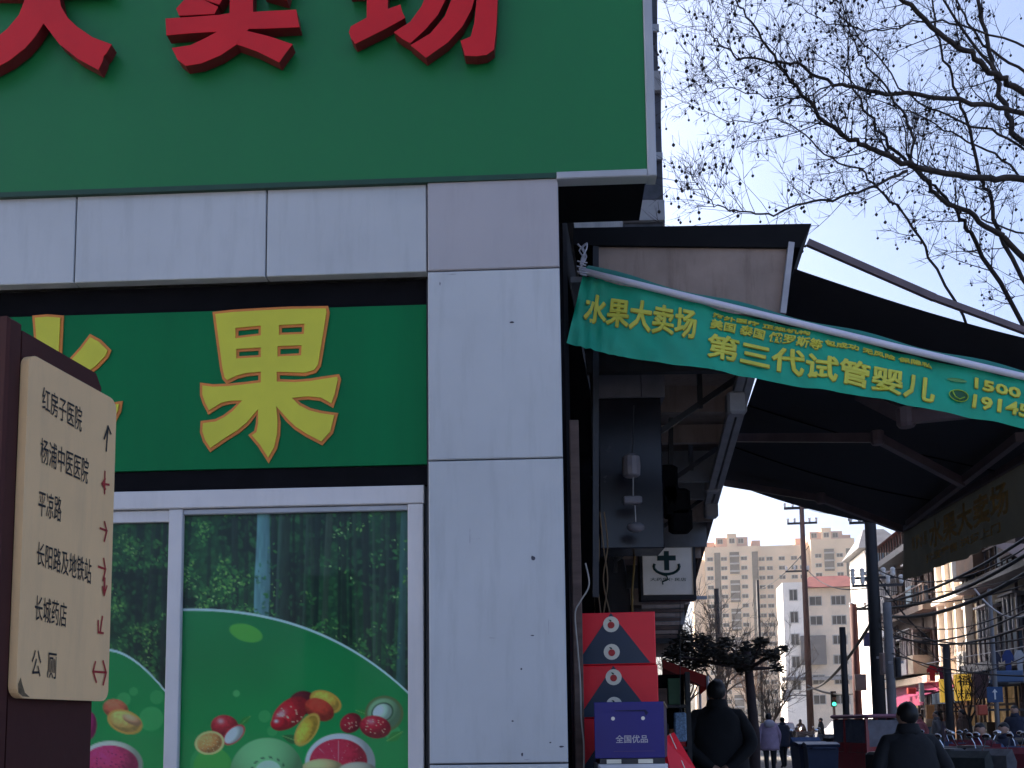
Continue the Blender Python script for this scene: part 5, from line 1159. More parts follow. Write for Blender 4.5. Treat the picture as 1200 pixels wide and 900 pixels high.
# ================================================================= trees
M_bark = mat('plane_bark', (0.045, 0.034, 0.03), rough=0.85, var=0.4, scale=8, bump=0.2, bscale=20); M_twig = mat('dark_twig', (0.03, 0.022, 0.02), rough=0.9, var=0.3, scale=5); M_seed = mat('seed_ball', (0.02, 0.013, 0.01), rough=0.95, var=0.3)
def rnd_perp(d, rng):
    v = Vector((rng.gauss(0, 1), rng.gauss(0, 1), rng.gauss(0, 1))); v -= d*v.dot(d)
    return v.normalized() if v.length > 1e-4 else Vector((1, 0, 0))
def grow(mb, p, d, L, r, lvl, rng, balls, droop=0.0, ballp=0.6, kids=(5, 5, 3), sides=(5, 4, 3, 3)):
    n = max(3, int(L/0.11) if lvl < 2 else 3); pts = [p.copy()]; dd = d.copy(); q = p.copy(); dirs = [dd.copy()]
    for i in range(n):
        dd = (dd + rnd_perp(dd, rng)*rng.uniform(0.03, 0.2) + UP*(0.05 - droop*i/n)).normalized(); q = q + dd*(L/n); pts.append(q.copy()); dirs.append(dd.copy())
    mb.tube(pts, [r*(1-0.75*i/n) for i in range(n+1)], sides[min(lvl, 3)], cap=False)
    if lvl < 3:
        for k in range(kids[min(lvl, 2)]):
            t = rng.uniform(0.15, 1.0); i = min(n, int(t*n)); dn = (dirs[i] + rnd_perp(dirs[i], rng)*rng.uniform(0.6, 1.4) + UP*0.15).normalized()
            grow(mb, pts[i], dn, L*rng.uniform(0.3, 0.6), max(0.0022, r*0.55), lvl+1, rng, balls, droop, ballp, kids, sides)
    if balls is not None and lvl >= 2 and rng.random() < ballp: balls.append((q.copy(), rng.random()))
def ico(mb, c, r):
    v = [c+Vector(o)*r for o in ((0, 0, 1.15), (.9, 0, .35), (.28, .86, .35), (-.73, .53, .35), (-.73, -.53, .35), (.28, -.86, .35), (.73, .53, -.35), (-.28, .86, -.35), (-.9, 0, -.35), (-.28, -.86, -.35), (.73, -.53, -.35), (0, 0, -1.15))]
    f = [(0, 1, 2), (0, 2, 3), (0, 3, 4), (0, 4, 5), (0, 5, 1), (1, 6, 2), (2, 7, 3), (3, 8, 4), (4, 9, 5), (5, 10, 1), (6, 7, 2), (7, 8, 3), (8, 9, 4), (9, 10, 5), (10, 6, 1), (11, 7, 6), (11, 8, 7), (11, 9, 8), (11, 10, 9), (11, 6, 10)]
    mb.add(v, f)
rng = random.Random(21)
tree = thing('plane_tree', 'bare plane tree with hanging seed balls reaching in from the right', 'tree', (7.2, 10.0, 0))
def b3(L, Y0, Y1): return spline([P(800+x/3.0, y/3.0, Y0+(Y1-Y0)*i/(len(L)-1)) for i, (x, y) in enumerate(L)], 5)
limbs = [  # traced courses of the main boughs: (points, depth start, depth end, base radius, tip radius)
 ([(1560,480),(1200,400),(1060,365),(830,335),(660,315),(530,295),(400,235),(290,215),(180,190),(120,150),(85,90)], 9.4, 8.2, .050, .004),
 ([(1560,700),(1200,630),(1050,628),(850,600),(730,550),(640,515),(560,470),(480,400),(400,305),(320,200),(250,100),(190,0),(150,-60)], 9.0, 8.0, .062, .006),
 ([(1560,760),(1200,505),(1150,420),(1110,300),(1080,180),(1035,0),(1000,-120)], 9.8, 10.6, .085, .05),
 ([(1560,560),(1200,330),(1100,265),(1010,190),(900,110),(780,0),(700,-70)], 9.6, 8.8, .075, .035),
 ([(1620,1300),(1180,890),(1110,820),(1000,750),(920,700),(850,630),(760,540),(680,450),(610,330),(580,200),(590,60)], 10.2, 9.2, .062, .006),
 ([(790,600),(700,640),(560,690),(430,715),(300,750),(200,745),(110,720),(60,660),(20,610)], 8.5, 7.9, .026, .003),
 ([(1400,1500),(1060,900),(1000,800),(940,710),(870,640),(800,560),(780,450)], 10.6, 10.0, .05, .012),
 ([(1000,1150),(870,900),(790,770),(690,670),(620,600),(500,540),(380,430),(240,430),(110,410),(0,340)], 11.0, 9.6, .03, .003),
 ([(1300,1150),(1130,850),(1070,680),(1040,600),(1000,430),(950,300),(900,150),(880,0),(870,-80)], 11.4, 10.8, .05, .012),
 ([(805,570),(800,450),(750,350),(650,230),(590,120),(560,0)], 8.9, 8.6, .024, .008),
 ([(530,295),(400,340),(270,330),(150,310),(70,262)], 8.6, 8.0, .014, .003),
 ([(1100,265),(950,60),(880,-60)], 9.4, 9.6, .03, .015), ([(1200,250),(1060,150),(980,30),(960,-60)], 10.8, 11, .03, .015),
 ([(1200,820),(1050,770),(1080,740),(1130,640)], 10.2, 9.9, .02, .008), ([(1260,700),(1120,560),(1000,500),(860,420),(700,360),(560,330)], 11.5, 10.8, .028, .005),
 ([(1260,560),(1110,470),(960,420),(800,330),(640,150),(560,60),(440,20)], 11.2, 10.2, .03, .004), ([(1230,180),(1040,110),(880,70),(700,110),(560,90),(440,40),(330,-20)], 10.0, 9.4, .022, .004)]
balls = []; roots = []
for i, (L, Ya, Yb, ra, rb) in enumerate(limbs):
    pts = b3(L, Ya, Yb); n = len(pts); rad = [.52*(min(ra, .062)*(1-k/(n-1))**0.9+min(rb, .03)*(k/(n-1))) for k in range(n)]
    for k in range(1, n-1): pts[k] = pts[k] + Vector((rng.gauss(0, .006), rng.gauss(0, .02), rng.gauss(0, .006)))
    limb = MB().tube(pts, rad, 7).build('limb', M_bark, tree, smooth=True)
    if i not in (5, 9, 10, 11, 13): roots.append((pts[0], ra))
    mb = MB()
    for k in range(3, n-1):
        d = (pts[k+1]-pts[k-1]).normalized(); seg = (pts[k+1]-pts[k]).length
        nn = max(1, int(seg/0.085)) if rad[k] < .045 else max(1, int(seg/0.14))
        for _ in range(nn):
            if proj(pts[k])[0] > 1040 and rng.random() < .38: continue
            dn = (d*0.6 + rnd_perp(d, rng)*rng.uniform(.7, 1.2) + UP*.1).normalized()
            grow(mb, pts[k]+(pts[k+1]-pts[k])*rng.random(), dn, rng.uniform(.22, .75), max(.003, min(.007, rad[k]*.4)), 1, rng, balls, droop=rng.choice((0, 0, .12)), ballp=.28)
    d = (pts[-1]-pts[-2]).normalized(); grow(mb, pts[-1], d, .5, rad[-1], 1, rng, balls)
    o = mb.build('twigs', M_twig, limb, fix=False); o['kind'] = 'stuff'
mb = MB()
for (c, u) in balls[::2]:
    l = .03+.05*u; mb.tube([c, c-UP*l+Vector((.008, 0, 0))], .0018, 3, cap=False); ico(mb, c-UP*(l+.012)+Vector((.008, 0, 0)), .011+.006*u)
sb = mb.build('seed_balls', M_seed, tree, fix=False); sb['kind'] = 'stuff'
# trunk and stems joining the boughs
tb = Vector((7.2, 10.0, 0)); fk = Vector((7.0, 10.0, 2.6))
MB().tube([tb, tb+Vector((-.02, 0, .8)), tb+Vector((-.1, 0, 1.7)), fk], [.27, .22, .20, .20], 12).build('trunk', M_bark, tree, smooth=True)
for (p, r_) in roots:
    m_ = (fk+p)/2 + Vector((.35, 0, .1)); MB().tube(spline([fk-UP*.15, m_, p], 5), [r_*1.0-(r_*.48)*k/10 for k in range(11)], 8).build('limb', M_bark, tree, smooth=True)

# dark evergreen in the middle distance
M_ever = mat('evergreen_needles', (0.034, 0.029, 0.02), rough=0.85, var=0.4, scale=6)
M_evbark = mat('evergreen_bark', (0.04, 0.025, 0.024), rough=0.9, var=0.3)
def pads(name, label, px, Y, pad_list, trunk_r, ztrunk, seed, dens=1400, leaf=.05, m=M_ever):
    rg = random.Random(seed); b_ = P(px, 830, Y); b_.z = 0; o = thing(name, label, 'tree', b_)
    zt_ = ztrunk; MB().tube([b_, b_+Vector((.04, 0, zt_*.5)), b_+Vector((-.03, 0, zt_))], [trunk_r*1.15, trunk_r, trunk_r*.7], 9).build('trunk', M_evbark, o, smooth=True)
    mb = MB(); bm_ = MB()
    for (cx, cy, wx, wy) in pad_list:
        c = P(cx, cy, Y+rg.uniform(-.4, .4)); rx = wx/1200*Y; rz = wy/1200*Y
        bm_.tube(spline([b_+Vector((0, 0, zt_*.9)), (b_+c)/2+UP*(zt_*.45), c], 3), [trunk_r*.5*(1-k/8) for k in range(7)], 5)
        for k in range(int(dens*rx*rz*4)):
            while True:
                v = Vector((rg.uniform(-1, 1), rg.uniform(-1, 1), rg.uniform(-1, 1)))
                if v.length < 1: break
            v *= .55+.45*rg.random(); q = c+Vector((v.x*rx*(1+.15*math.sin(7*v.z+seed)), v.y*rx*.9, v.z*rz))
            d = rnd_perp(UP, rg); e = (rnd_perp(d, rg)+UP*.3).normalized(); s_ = leaf*rg.uniform(.5, 1.3)
            mb.add([q-d*s_, q+e*s_*.45, q+d*s_, q-e*s_*.35], [(0, 1, 2, 3)])
    bm_.build('boughs', M_evbark, o); cr = mb.build('crown', m, o, fix=False); return o
pads('evergreen_tree', 'dark flat topped evergreen tree behind the man in black', 880, 16, [(812, 774, 30, 17), (838, 764, 26, 15), (862, 773, 24, 12), (880, 762, 20, 14), (903, 768, 17, 12), (800, 752, 20, 22), (822, 752, 16, 12), (912, 783, 11, 8), (850, 752, 14, 9), (893, 752, 12, 8), (872, 785, 14, 7), (790, 768, 16, 14), (918, 760, 8, 6)], .085, 2.6, 5, dens=2600, leaf=.04)
# bare street trees behind
M_greytwig = mat('grey_twig', (0.10, 0.075, 0.06), rough=0.9, var=0.3, scale=2)
def bare(name, label, px, Y, ytop, spread, seed, n=12, m=M_greytwig, r=.1, kids=(6, 5, 3)):
    rg = random.Random(seed); b_ = P(px, 830, Y); b_.z = 0; zt_ = P(px, ytop, Y).z; o = thing(name, label, 'tree', b_)
    f_ = b_+UP*(zt_*.42); MB().tube([b_, (b_+f_)/2+Vector((.05, 0, 0)), f_], [r*1.2, r, r*.8], 8).build('trunk', m, o, smooth=True)
    mb = MB()
    for k in range(n):
        a = 2*math.pi*k/n+rg.uniform(-.3, .3); d = Vector((math.cos(a)*spread, math.sin(a)*spread, rg.uniform(.5, 1.3))).normalized()
        L = (zt_*.58)*rg.uniform(.7, 1.05); sz = L/1.0
        grow(mb, f_-UP*rg.uniform(0, zt_*.08), d, L, r*.4, 0, rg, None, kids=kids)
    mb.build('crown', m, o, fix=False); return o
bare('bare_tree', 'bare twiggy tree in front of the apartment block', 850, 58, 700, .8, 31, 12, r=.13)
bare('bare_tree', 'bare tree left of the apartment block beside the canopy', 806, 50, 715, .9, 32, 9, r=.12)
bare('bare_tree', 'low bare tree with pale twigs right of the evergreen trunk', 905, 38, 775, .9, 33, 12, mat('pale_twig', (.20, .15, .11), rough=.9), r=.07)
bare('bare_tree', 'bare tree low in front of the pale hanging sign', 878, 66, 745, .9, 34, 10, mat('tan_twig', (.17, .11, .08), rough=.9), r=.1)
bare('bare_tree', 'thin bare street tree before the sunlit peach house', 1135, 30, 748, .7, 35, 7, M_twig, r=.06, kids=(4, 4, 2))
# ================================================================= people
M_skin = mat('skin', (0.42, 0.24, 0.17), rough=0.55, var=0.1); M_hair = mat('black_hair', (0.012, 0.010, 0.010), rough=0.5, var=0.3, scale=40); M_shoe = mat('dark_shoe', (0.02, 0.02, 0.022), rough=0.5); M_trou = mat('dark_trousers', (0.018, 0.018, 0.022), rough=0.9, var=0.2)
def person(label, loc, rotz, H, coat, pose='walk', trousers=M_trou, hair=M_hair, hood=None, bulk=1.0, long_hair=False, hem=0.0, carry=None):
    k = H/1.72; J = {}; E = []; RD = {}; LB = {}
    def v(n, x, y, z, rx, ry=None): J[n] = Vector((x*k, y*k, z*k)); RD[n] = (rx*k, (ry or rx)*k)
    b = bulk
    sit = pose == 'ride'
    dz = -0.22 if sit else 0.0
    v('pelvis', 0, 0, .95+dz, .165*b, .125*b); v('waist', 0, 0, 1.10+dz, .165*b, .12*b); v('chest', 0, .005, 1.28+dz, .185*b, .125*b); v('neckb', 0, .0, 1.44+dz, .10, .085); v('neck', 0, .01, 1.50+dz, .058); v('skull', 0, .02, 1.585+dz, .078, .088); v('crown', 0, .012, 1.665+dz, .066, .07)
    v('nose', 0, .115, 1.575+dz, .013); v('chin', 0, .085, 1.515+dz, .03)
    E += [('pelvis', 'waist', 'coat'), ('waist', 'chest', 'coat'), ('chest', 'neckb', 'coat'), ('neckb', 'neck', 'skin'), ('neck', 'skull', 'skin'), ('skull', 'crown', 'skin'), ('skull', 'nose', 'skin'), ('skull', 'chin', 'skin')]
    for s_, n in ((-1, 'l'), (1, 'r')):
        v('ear'+n, s_*.088, .01, 1.575+dz, .018); E.append(('skull', 'ear'+n, 'skin'))
        v('sh'+n, s_*.172*b, 0, 1.375+dz, .072*b); E.append(('chest', 'sh'+n, 'coat'))
        if pose == 'behind': el = (s_*.30, -.10, 1.13); wr = (s_*.085, -.20, .93); ha = (s_*.02, -.225, .90); fd = Vector((-s_*.8, -.1, -.25))
        elif pose == 'walk': sw = s_*.10; el = (s_*.27, -.02+sw*.4, 1.12); wr = (s_*.26, .07+sw, .90); ha = (s_*.255, .09+sw, .83); fd = Vector((0, .25, -1))
        elif pose == 'pocket': el = (s_*.30, -.07, 1.13); wr = (s_*.24, .06, .97); ha = (s_*.20, .10, .92); fd = Vector((-s_*.3, .5, -.6))
        else: el = (s_*.27, .16, 1.15+dz); wr = (s_*.27, .38, 1.10+dz); ha = (s_*.27, .45, 1.09+dz); fd = Vector((0, 1, -.35))
        v('el'+n, *el, .062*b); v('wr'+n, *wr, .042*b); v('ha'+n, *ha, .036, .02); E += [('sh'+n, 'el'+n, 'coat'), ('el'+n, 'wr'+n, 'coat'), ('wr'+n, 'ha'+n, 'skin')]
        fd.normalize(); side = fd.cross(Vector((s_, 0, 0)) if abs(fd.x) < .7 else Vector((0, 0, 1))).normalized()
        for f_, ln in enumerate((.075, .085, .08, .062)):
            o_ = side*((f_-1.5)*.019); a = Vector(ha)+fd*.035+o_; m1 = a+fd*ln*.5+side*.0; m2 = m1+(fd*.7+Vector((0, .0, -.3 if pose != 'behind' else .2))).normalized()*ln*.5
            v('fa%s%d' % (n, f_), *a, .0105); v('fb%s%d' % (n, f_), *m1, .0095); v('fc%s%d' % (n, f_), *m2, .008); E += [('ha'+n, 'fa%s%d' % (n, f_), 'skin'), ('fa%s%d' % (n, f_), 'fb%s%d' % (n, f_), 'skin'), ('fb%s%d' % (n, f_), 'fc%s%d' % (n, f_), 'skin')]
        ta = Vector(ha)-side*.035-fd*.01; tb_ = ta+(fd-side*.8).normalized()*.04; v('ta'+n, *ta, .012); v('tb'+n, *tb_, .009); E += [('ha'+n, 'ta'+n, 'skin'), ('ta'+n, 'tb'+n, 'skin')]
        v('hip'+n, s_*.095, 0, .88+dz, .105*b); E.append(('pelvis', 'hip'+n, 'leg'))
        if sit: kn = (s_*.14, .40, .70); an = (s_*.14, .38, .32); to = (s_*.14, .53, .28)
        else:
            st = (.10*s_ if pose == 'walk' else .02*s_); kn = (s_*.10, .03+st*.9, .50); an = (s_*.10, -.03+st*1.3, .09); to = (s_*.115, .12+st*1.3, .04)
        v('kn'+n, *kn, .068); v('an'+n, *an, .048); v('to'+n, *to, .042, .035); E += [('hip'+n, 'kn'+n, 'leg'), ('kn'+n, 'an'+n, 'leg'), ('an'+n, 'to'+n, 'shoe')]
    names = list(J); idx = {n: i for i, n in enumerate(names)}
    bm = bmesh.new(); sk = bm.verts.layers.skin.verify(); vv = [bm.verts.new(J[n]) for n in names]
    for i, n in enumerate(names): vv[i][sk].radius = RD[n]; vv[i][sk].use_root = (n == 'pelvis')
    for a, c, _ in E: bm.edges.new((vv[idx[a]], vv[idx[c]]))
    me = bpy.data.meshes.new('t'); bm.to_mesh(me); bm.free(); o = bpy.data.objects.new('t', me); COL.objects.link(o)
    o.modifiers.new('s', 'SKIN').use_smooth_shade = True; sd_ = o.modifiers.new('d', 'SUBSURF'); sd_.levels = 2; sd_.render_levels = 2
    dg = bpy.context.evaluated_depsgraph_get(); body = bpy.data.meshes.new_from_object(o.evaluated_get(dg)); bpy.data.objects.remove(o); bpy.data.meshes.remove(me)
    slots = {'coat': 0, 'skin': 1, 'leg': 2, 'shoe': 3}; body.materials.clear()
    for m in (coat, M_skin, trousers, M_shoe): body.materials.append(m)
    segs = [(J[a], J[c], slots[l], min(RD[a][0], RD[c][0])) for a, c, l in E]
    A = np.array([s_[0] for s_ in segs]); B = np.array([s_[1] for s_ in segs]); W_ = np.array([s_[3] for s_ in segs])
    cen = np.array([p.center for p in body.polygons]); AB = B-A; t = np.clip(((cen[:, None]-A)*AB).sum(2)/np.maximum(1e-9, (AB**2).sum(1)), 0, 1)
    dist = np.linalg.norm(cen[:, None]-(A+AB*t[..., None]), axis=2) - W_*0.9; best = dist.argmin(1)
    body.polygons.foreach_set('material_index', np.array([s_[2] for s_ in segs])[best].astype(np.int32)); body.polygons.foreach_set('use_smooth', [True]*len(body.polygons))
    root = thing('person', label, 'person', loc, rotz)
    body.name = 'body'; bo = bpy.data.objects.new('body', body); COL.objects.link(bo); bo.parent = root; MX[bo.name] = Matrix.Identity(4)
    ident = thing.__globals__['MX']; keep = MX[root.name]; MX[root.name] = Matrix.Identity(4)
    # hair cap
    mb = MB(); c = Vector((0, -.005, 1.612+dz))*k; n_, m_ = 14, 8; vs_ = []
    for i in range(m_+1):
        ph_ = math.pi*0.53*i/m_
        for j in range(n_):
            th = 2*math.pi*j/n_; back = max(0, -math.sin(th)); e = ph_*(1+.56*back**.8-.2*max(0, math.sin(th))+.05*math.sin(7*th+i)*(i/m_))
            rr = 0.96+.03*math.sin(5*th+3*i)+.025*math.sin(11*th+7*i)
            vs_.append(c+Vector((.089*math.sin(e)*math.cos(th)*rr, .106*math.sin(e)*math.sin(th)*rr, .105*math.cos(e)*rr))*k)
    mb.add(vs_, [(i*n_+j, i*n_+(j+1) % n_, (i+1)*n_+(j+1) % n_, (i+1)*n_+j) for i in range(m_) for j in range(n_)])
    mb.build('hair', hair, root, smooth=True, fix=False)
    if long_hair: MB().tube([Vector((0, -.07, 1.62+dz))*k, Vector((0, -.11, 1.52+dz))*k, Vector((0, -.13, 1.38+dz))*k], [.07*k, .075*k, .03*k], 8).build('ponytail', hair, root, smooth=True)
    # coat body: lofted shell that ends in a clean hem
    if hem > 0:
        prof = [(1.475, .075, .07), (1.452, .105, .09), (1.425, .145, .112), (1.38, .185, .132), (1.30, .212, .146), (1.18, .224, .158), (1.06, .226, .162), (.95, .235, .17), (hem, .25, .18)]
        mb = MB(); n_ = 28; vs_ = []
        P2 = []
        for a_, b_ in zip(prof, prof[1:]):
            for q_ in range(3): P2.append(tuple(a_[c_]*(1-q_/3)+b_[c_]*q_/3 for c_ in range(3)))
        prof = P2+[prof[-1]]
        for (z, rx, ry) in prof:
            for j in range(n_):
                t_ = 2*math.pi*j/n_; w_ = 1+.022*math.sin(4*t_+z*9)+.018*math.sin(z*46+3*math.sin(2*t_)+t_)+.012*math.sin(9*t_+z*23); vs_.append(Vector((rx*b*w_*math.cos(t_), ry*b*w_*math.sin(t_), z+dz+.008*math.sin(6*t_)))*k)
        for j in range(n_): t_ = 2*math.pi*j/n_; vs_.append(Vector((.22*b*math.cos(t_), .15*b*math.sin(t_), prof[-1][0]+dz+.01))*k)
        mb.add(vs_, [(i*n_+j, i*n_+(j+1) % n_, (i+1)*n_+(j+1) % n_, (i+1)*n_+j) for i in range(len(prof)) for j in range(n_)])
        mb.build('coat', coat, root, smooth=True, fix=False)
        MB().lathe(Vector((0, .0, 1.44+dz))*k, UP, [(0, .108*k), (.04*k, .098*k), (.088*k, .082*k), (.092*k, .066*k)], 14).build('collar', coat, root, smooth=True)
    if hood is not None:
        MB().ball(Vector((0, -.13, 1.43+dz))*k, Vector((.15, .09, .11))*k, 12, 7).build('hood', hood, root, smooth=True)
    MX[root.name] = keep
    return root
def coatm(name, col): return mat(name, col, rough=0.85, var=0.2, scale=7, bump=0.3, bscale=12)
def gp(px, Y, ypx=850): 
    p = P(px, ypx, Y); return Vector((p.x, p.y, 0))
C_black = coatm('black_coat', (0.008, 0.008, 0.010)); C_char = coatm('charcoal_jacket', (0.016, 0.016, 0.019)); C_lav = coatm('lavender_coat', (0.36, 0.26, 0.36)); C_mar = coatm('maroon_coat', (0.10, 0.015, 0.03)); C_nav = coatm('navy_coat', (0.02, 0.025, 0.05)); C_pnk = coatm('pink_coat', (0.45, 0.16, 0.2)); C_brn = coatm('brown_coat', (0.09, 0.05, 0.035)); C_gry = coatm('grey_coat', (0.10, 0.10, 0.11))
pz = 0.12
def onp(px, Y, z=pz): q = gp(px, Y); q.z = z; return q
person('man in a black coat walking away with hands clasped behind his back', onp(841, 9.7), -ST, 1.80, C_black, 'behind', bulk=1.12, hem=.80)
person('man in a charcoal jacket seen from behind in front of the tricycle', gp(1064, 8.3), -ST+.1, 1.66, C_char, 'pocket', bulk=1.08, hem=.78)
person('woman in a lavender hooded coat walking away on the pavement', onp(901, 26), -ST, 1.62, C_lav, 'walk', hood=mat('pale_hood', (0.45, 0.40, 0.46), rough=.9), bulk=1.05, hem=.72)
person('person in dark clothes walking beyond the lavender coat', gp(917, 34), -ST+.3, 1.68, C_nav, 'walk', hem=.7)
person('person in a grey coat standing near the shops on the right', onp(1098, 30), 1.2, 1.66, C_gry, 'pocket', hem=.72)
person('person in a pink coat among the shops beyond the tricycle', onp(1078, 33), 2.0, 1.6, C_pnk, 'walk', hem=.72, long_hair=True)
person('person in brown walking in front of the lit shops', onp(1128, 29), .8, 1.7, C_brn, 'walk', hem=.72)
person('person in navy at the far right among the scooters', onp(1190, 24), 2.4, 1.72, C_nav, 'pocket', hem=.75)
person('far pedestrian in black crossing near the traffic light', gp(962, 52), 1.2, 1.7, C_black, 'walk', hem=.72)
person('far pedestrian in brown left of the tall pole', gp(938, 56), -.6, 1.66, C_brn, 'walk', hem=.72)

# ================================================================= scooters
M_tyre = mat('tyre_rubber', (0.015, 0.015, 0.016), rough=0.9); M_rim = mat('alloy_rim', (0.35, 0.35, 0.37), rough=0.35, metal=0.8); M_seatv = mat('black_vinyl', (0.015, 0.015, 0.017), rough=0.45); M_chrome = mat('chrome', (0.6, 0.6, 0.62), rough=0.12, metal=1.0, var=.02); M_lamp = mat('lamp_lens', (0.6, 0.6, 0.58), rough=0.1)
M_paintA = mat('scooter_paint', (0.05, 0.055, 0.06), rough=0.3, var=.05, coat=.5); M_quilt = mat('dark_quilt', (0.03, 0.035, 0.035), rough=0.9, var=.3, scale=8, bump=.4, bscale=10)
def wheel(parent, c, axis, r, wd):
    t = MB().lathe(Vector(c)-Vector(axis)*wd/2, axis, [(0, r*.62), (0, r*.88), (wd*.25, r), (wd*.75, r), (wd, r*.88), (wd, r*.62)], 20).build('wheel', M_tyre, parent)
    MB().lathe(Vector(c)-Vector(axis)*(wd/2+.004), axis, [(0, r*.12), (0, r*.6), (.02, r*.56), (wd-.012, r*.56), (wd+.008, r*.6), (wd+.008, r*.12)], 16).build('rim', M_rim, t); return t
def scooter(label, paint=None):
    o = thing('parked_scooter', label, 'scooter', (0, 0, 0), 0, 'electric scooters along the street')
    X = (1, 0, 0)
    wheel(o, (0, .62, .22), X, .22, .09); wheel(o, (0, -.60, .22), X, .22, .10)
    def side(poly, w0, w1, nm, m, sm=False): return MB().prism(poly, lambda p: (-w0/2, p[0], p[1]), lambda p: (w0/2, p[0], p[1])).build(nm, m, o)
    side([(-.85, .55), (-.80, .40), (-.45, .30), (-.28, .30), (-.22, .42), (-.30, .68), (-.55, .72), (-.88, .66)], .26, .2, 'rear_body', M_paintA)
    side([(-.28, .26), (.36, .26), (.40, .32), (-.26, .33)], .28, .28, 'deck', M_seatv)
    side([(.36, .28), (.44, .28), (.56, .70), (.50, .92), (.44, .92), (.46, .68)], .34, .3, 'front_shield', M_paintA)
    side([(.40, .48), (.80, .42), (.84, .34), (.66, .46), (.44, .42)], .12, .1, 'mudguard', M_paintA)
    side([(-.90, .72), (-.55, .73), (-.20, .72), (-.16, .77), (-.30, .80), (-.60, .81), (-.88, .84)], .25, .2, 'seat', M_seatv)
    MB().tube([(0, .64, .22), (0, .56, .55), (0, .46, 1.0)], .025, 8).build('steering_column', M_dark, o)
    hb = MB().tube([(-.33, .36, 1.05), (-.2, .43, 1.06), (0, .47, 1.02), (.2, .43, 1.06), (.33, .36, 1.05)], .016, 7).build('handlebar', M_dark, o)
    for s_ in (-1, 1):
        MB().tube([(s_*.33, .36, 1.05), (s_*.22, .42, 1.06)], .021, 8).build('grip', M_seatv, hb)
        m_ = MB().tube([(s_*.22, .43, 1.06), (s_*.27, .45, 1.20), (s_*.30, .43, 1.27)], .007, 5).build('mirror', M_chrome, o)
        MB().ball((s_*.32, .42, 1.30), (.06, .016, .04), 12, 6).build('mirror_glass', M_chrome, m_, smooth=True)
    MB().ball((0, .56, .90), (.085, .06, .075), 12, 7).build('headlight', M_lamp, o, smooth=True)
    MB().bevbox(-.07, .07, -.90, -.86, .58, .65, .008).build('tail_light', mat('tail_red', (.4, .01, .01), rough=.2), o)
    MB().bevbox(-.19, .19, -1.12, -.80, .88, 1.16, .03).build('top_box', M_seatv, o)
    q = MB(); q.prism([(.30, .42), (.36, .40), (.47, .98), (.40, 1.14), (.30, 1.06)], lambda p: (-.36, p[0], p[1]), lambda p: (.36, p[0], p[1])); q.build('leg_quilt', M_quilt, o)
    return o
sc0 = scooter('dark parked scooter with a leg quilt nearest the man in the charcoal jacket')
sc0.location = gp(1100, 12); sc0.rotation_euler = (0, 0, -1.0)
paints = {n: mat('scooter_'+n, c, rough=.3, var=.05, coat=.5) for n, c in (('red', (.25, .02, .02)), ('white', (.55, .55, .56)), ('blue', (.03, .08, .22)), ('green', (.03, .06, .04)), ('grey', (.14, .14, .15)))}
quilts = {n: mat('quilt_'+n, c, rough=.9, var=.3, scale=8, bump=.4, bscale=10) for n, c in (('red', (.16, .02, .03)), ('blue', (.05, .08, .16)), ('orange', (.22, .07, .03)), ('grey', (.10, .10, .11)))}
spots = [(1128, 12.8, -1.2, 'green', 'grey', 'green scooter with a grey quilt second from the charcoal jacket man'), (1152, 13.2, -.9, 'red', 'red', 'red scooter with a red quilt in the parked row'), (1172, 13.8, -1.3, 'blue', 'blue', 'blue scooter with a blue quilt in the parked row'), (1195, 14.2, -1.1, 'white', 'orange', 'white scooter with an orange quilt at the right edge'),
         (1118, 18, 1.9, 'grey', 'blue', 'grey scooter in the second row facing the shops'), (1145, 19, 1.7, 'white', 'red', 'white scooter in the second row facing the shops'), (1180, 19.5, 2.0, 'red', 'grey', 'red scooter in the second row at the right'),
         (930, 44, 2.9, 'white', 'orange', 'far scooter with an orange quilt beside the crossing'), (938, 40, 3.3, 'grey', 'grey', 'far grey scooter left of the tall pole'), (952, 24, .2, 'grey', 'blue', 'grey scooter beside the blue cart'), (978, 30, 2.5, 'blue', 'grey', 'blue scooter behind the tricycle cab')]
for (px, Y, rz, pc, qc, lb) in spots:
    copy_tree(sc0, None, gp(px, Y), rz, lb, None, {'scooter_paint': paints[pc], 'dark_quilt': quilts[qc]})
# riders on the second row
for (px, Y, rz, cm, lb) in ((1148, 16.2, 2.6, C_mar, 'rider in a maroon coat sitting on a scooter'), (1176, 16.8, 2.2, C_nav, 'rider in navy sitting on a scooter at the right')):
    person(lb, gp(px, Y), rz, 1.68, cm, 'ride', hem=.86)
    copy_tree(sc0, None, gp(px, Y)+Vector((-math.sin(rz)*.35, math.cos(rz)*.35, 0)), rz, 'scooter under the rider in '+('a maroon coat' if cm is C_mar else 'navy'), None, {'scooter_paint': paints['grey'], 'dark_quilt': quilts['red'] if cm is C_mar else quilts['blue']})

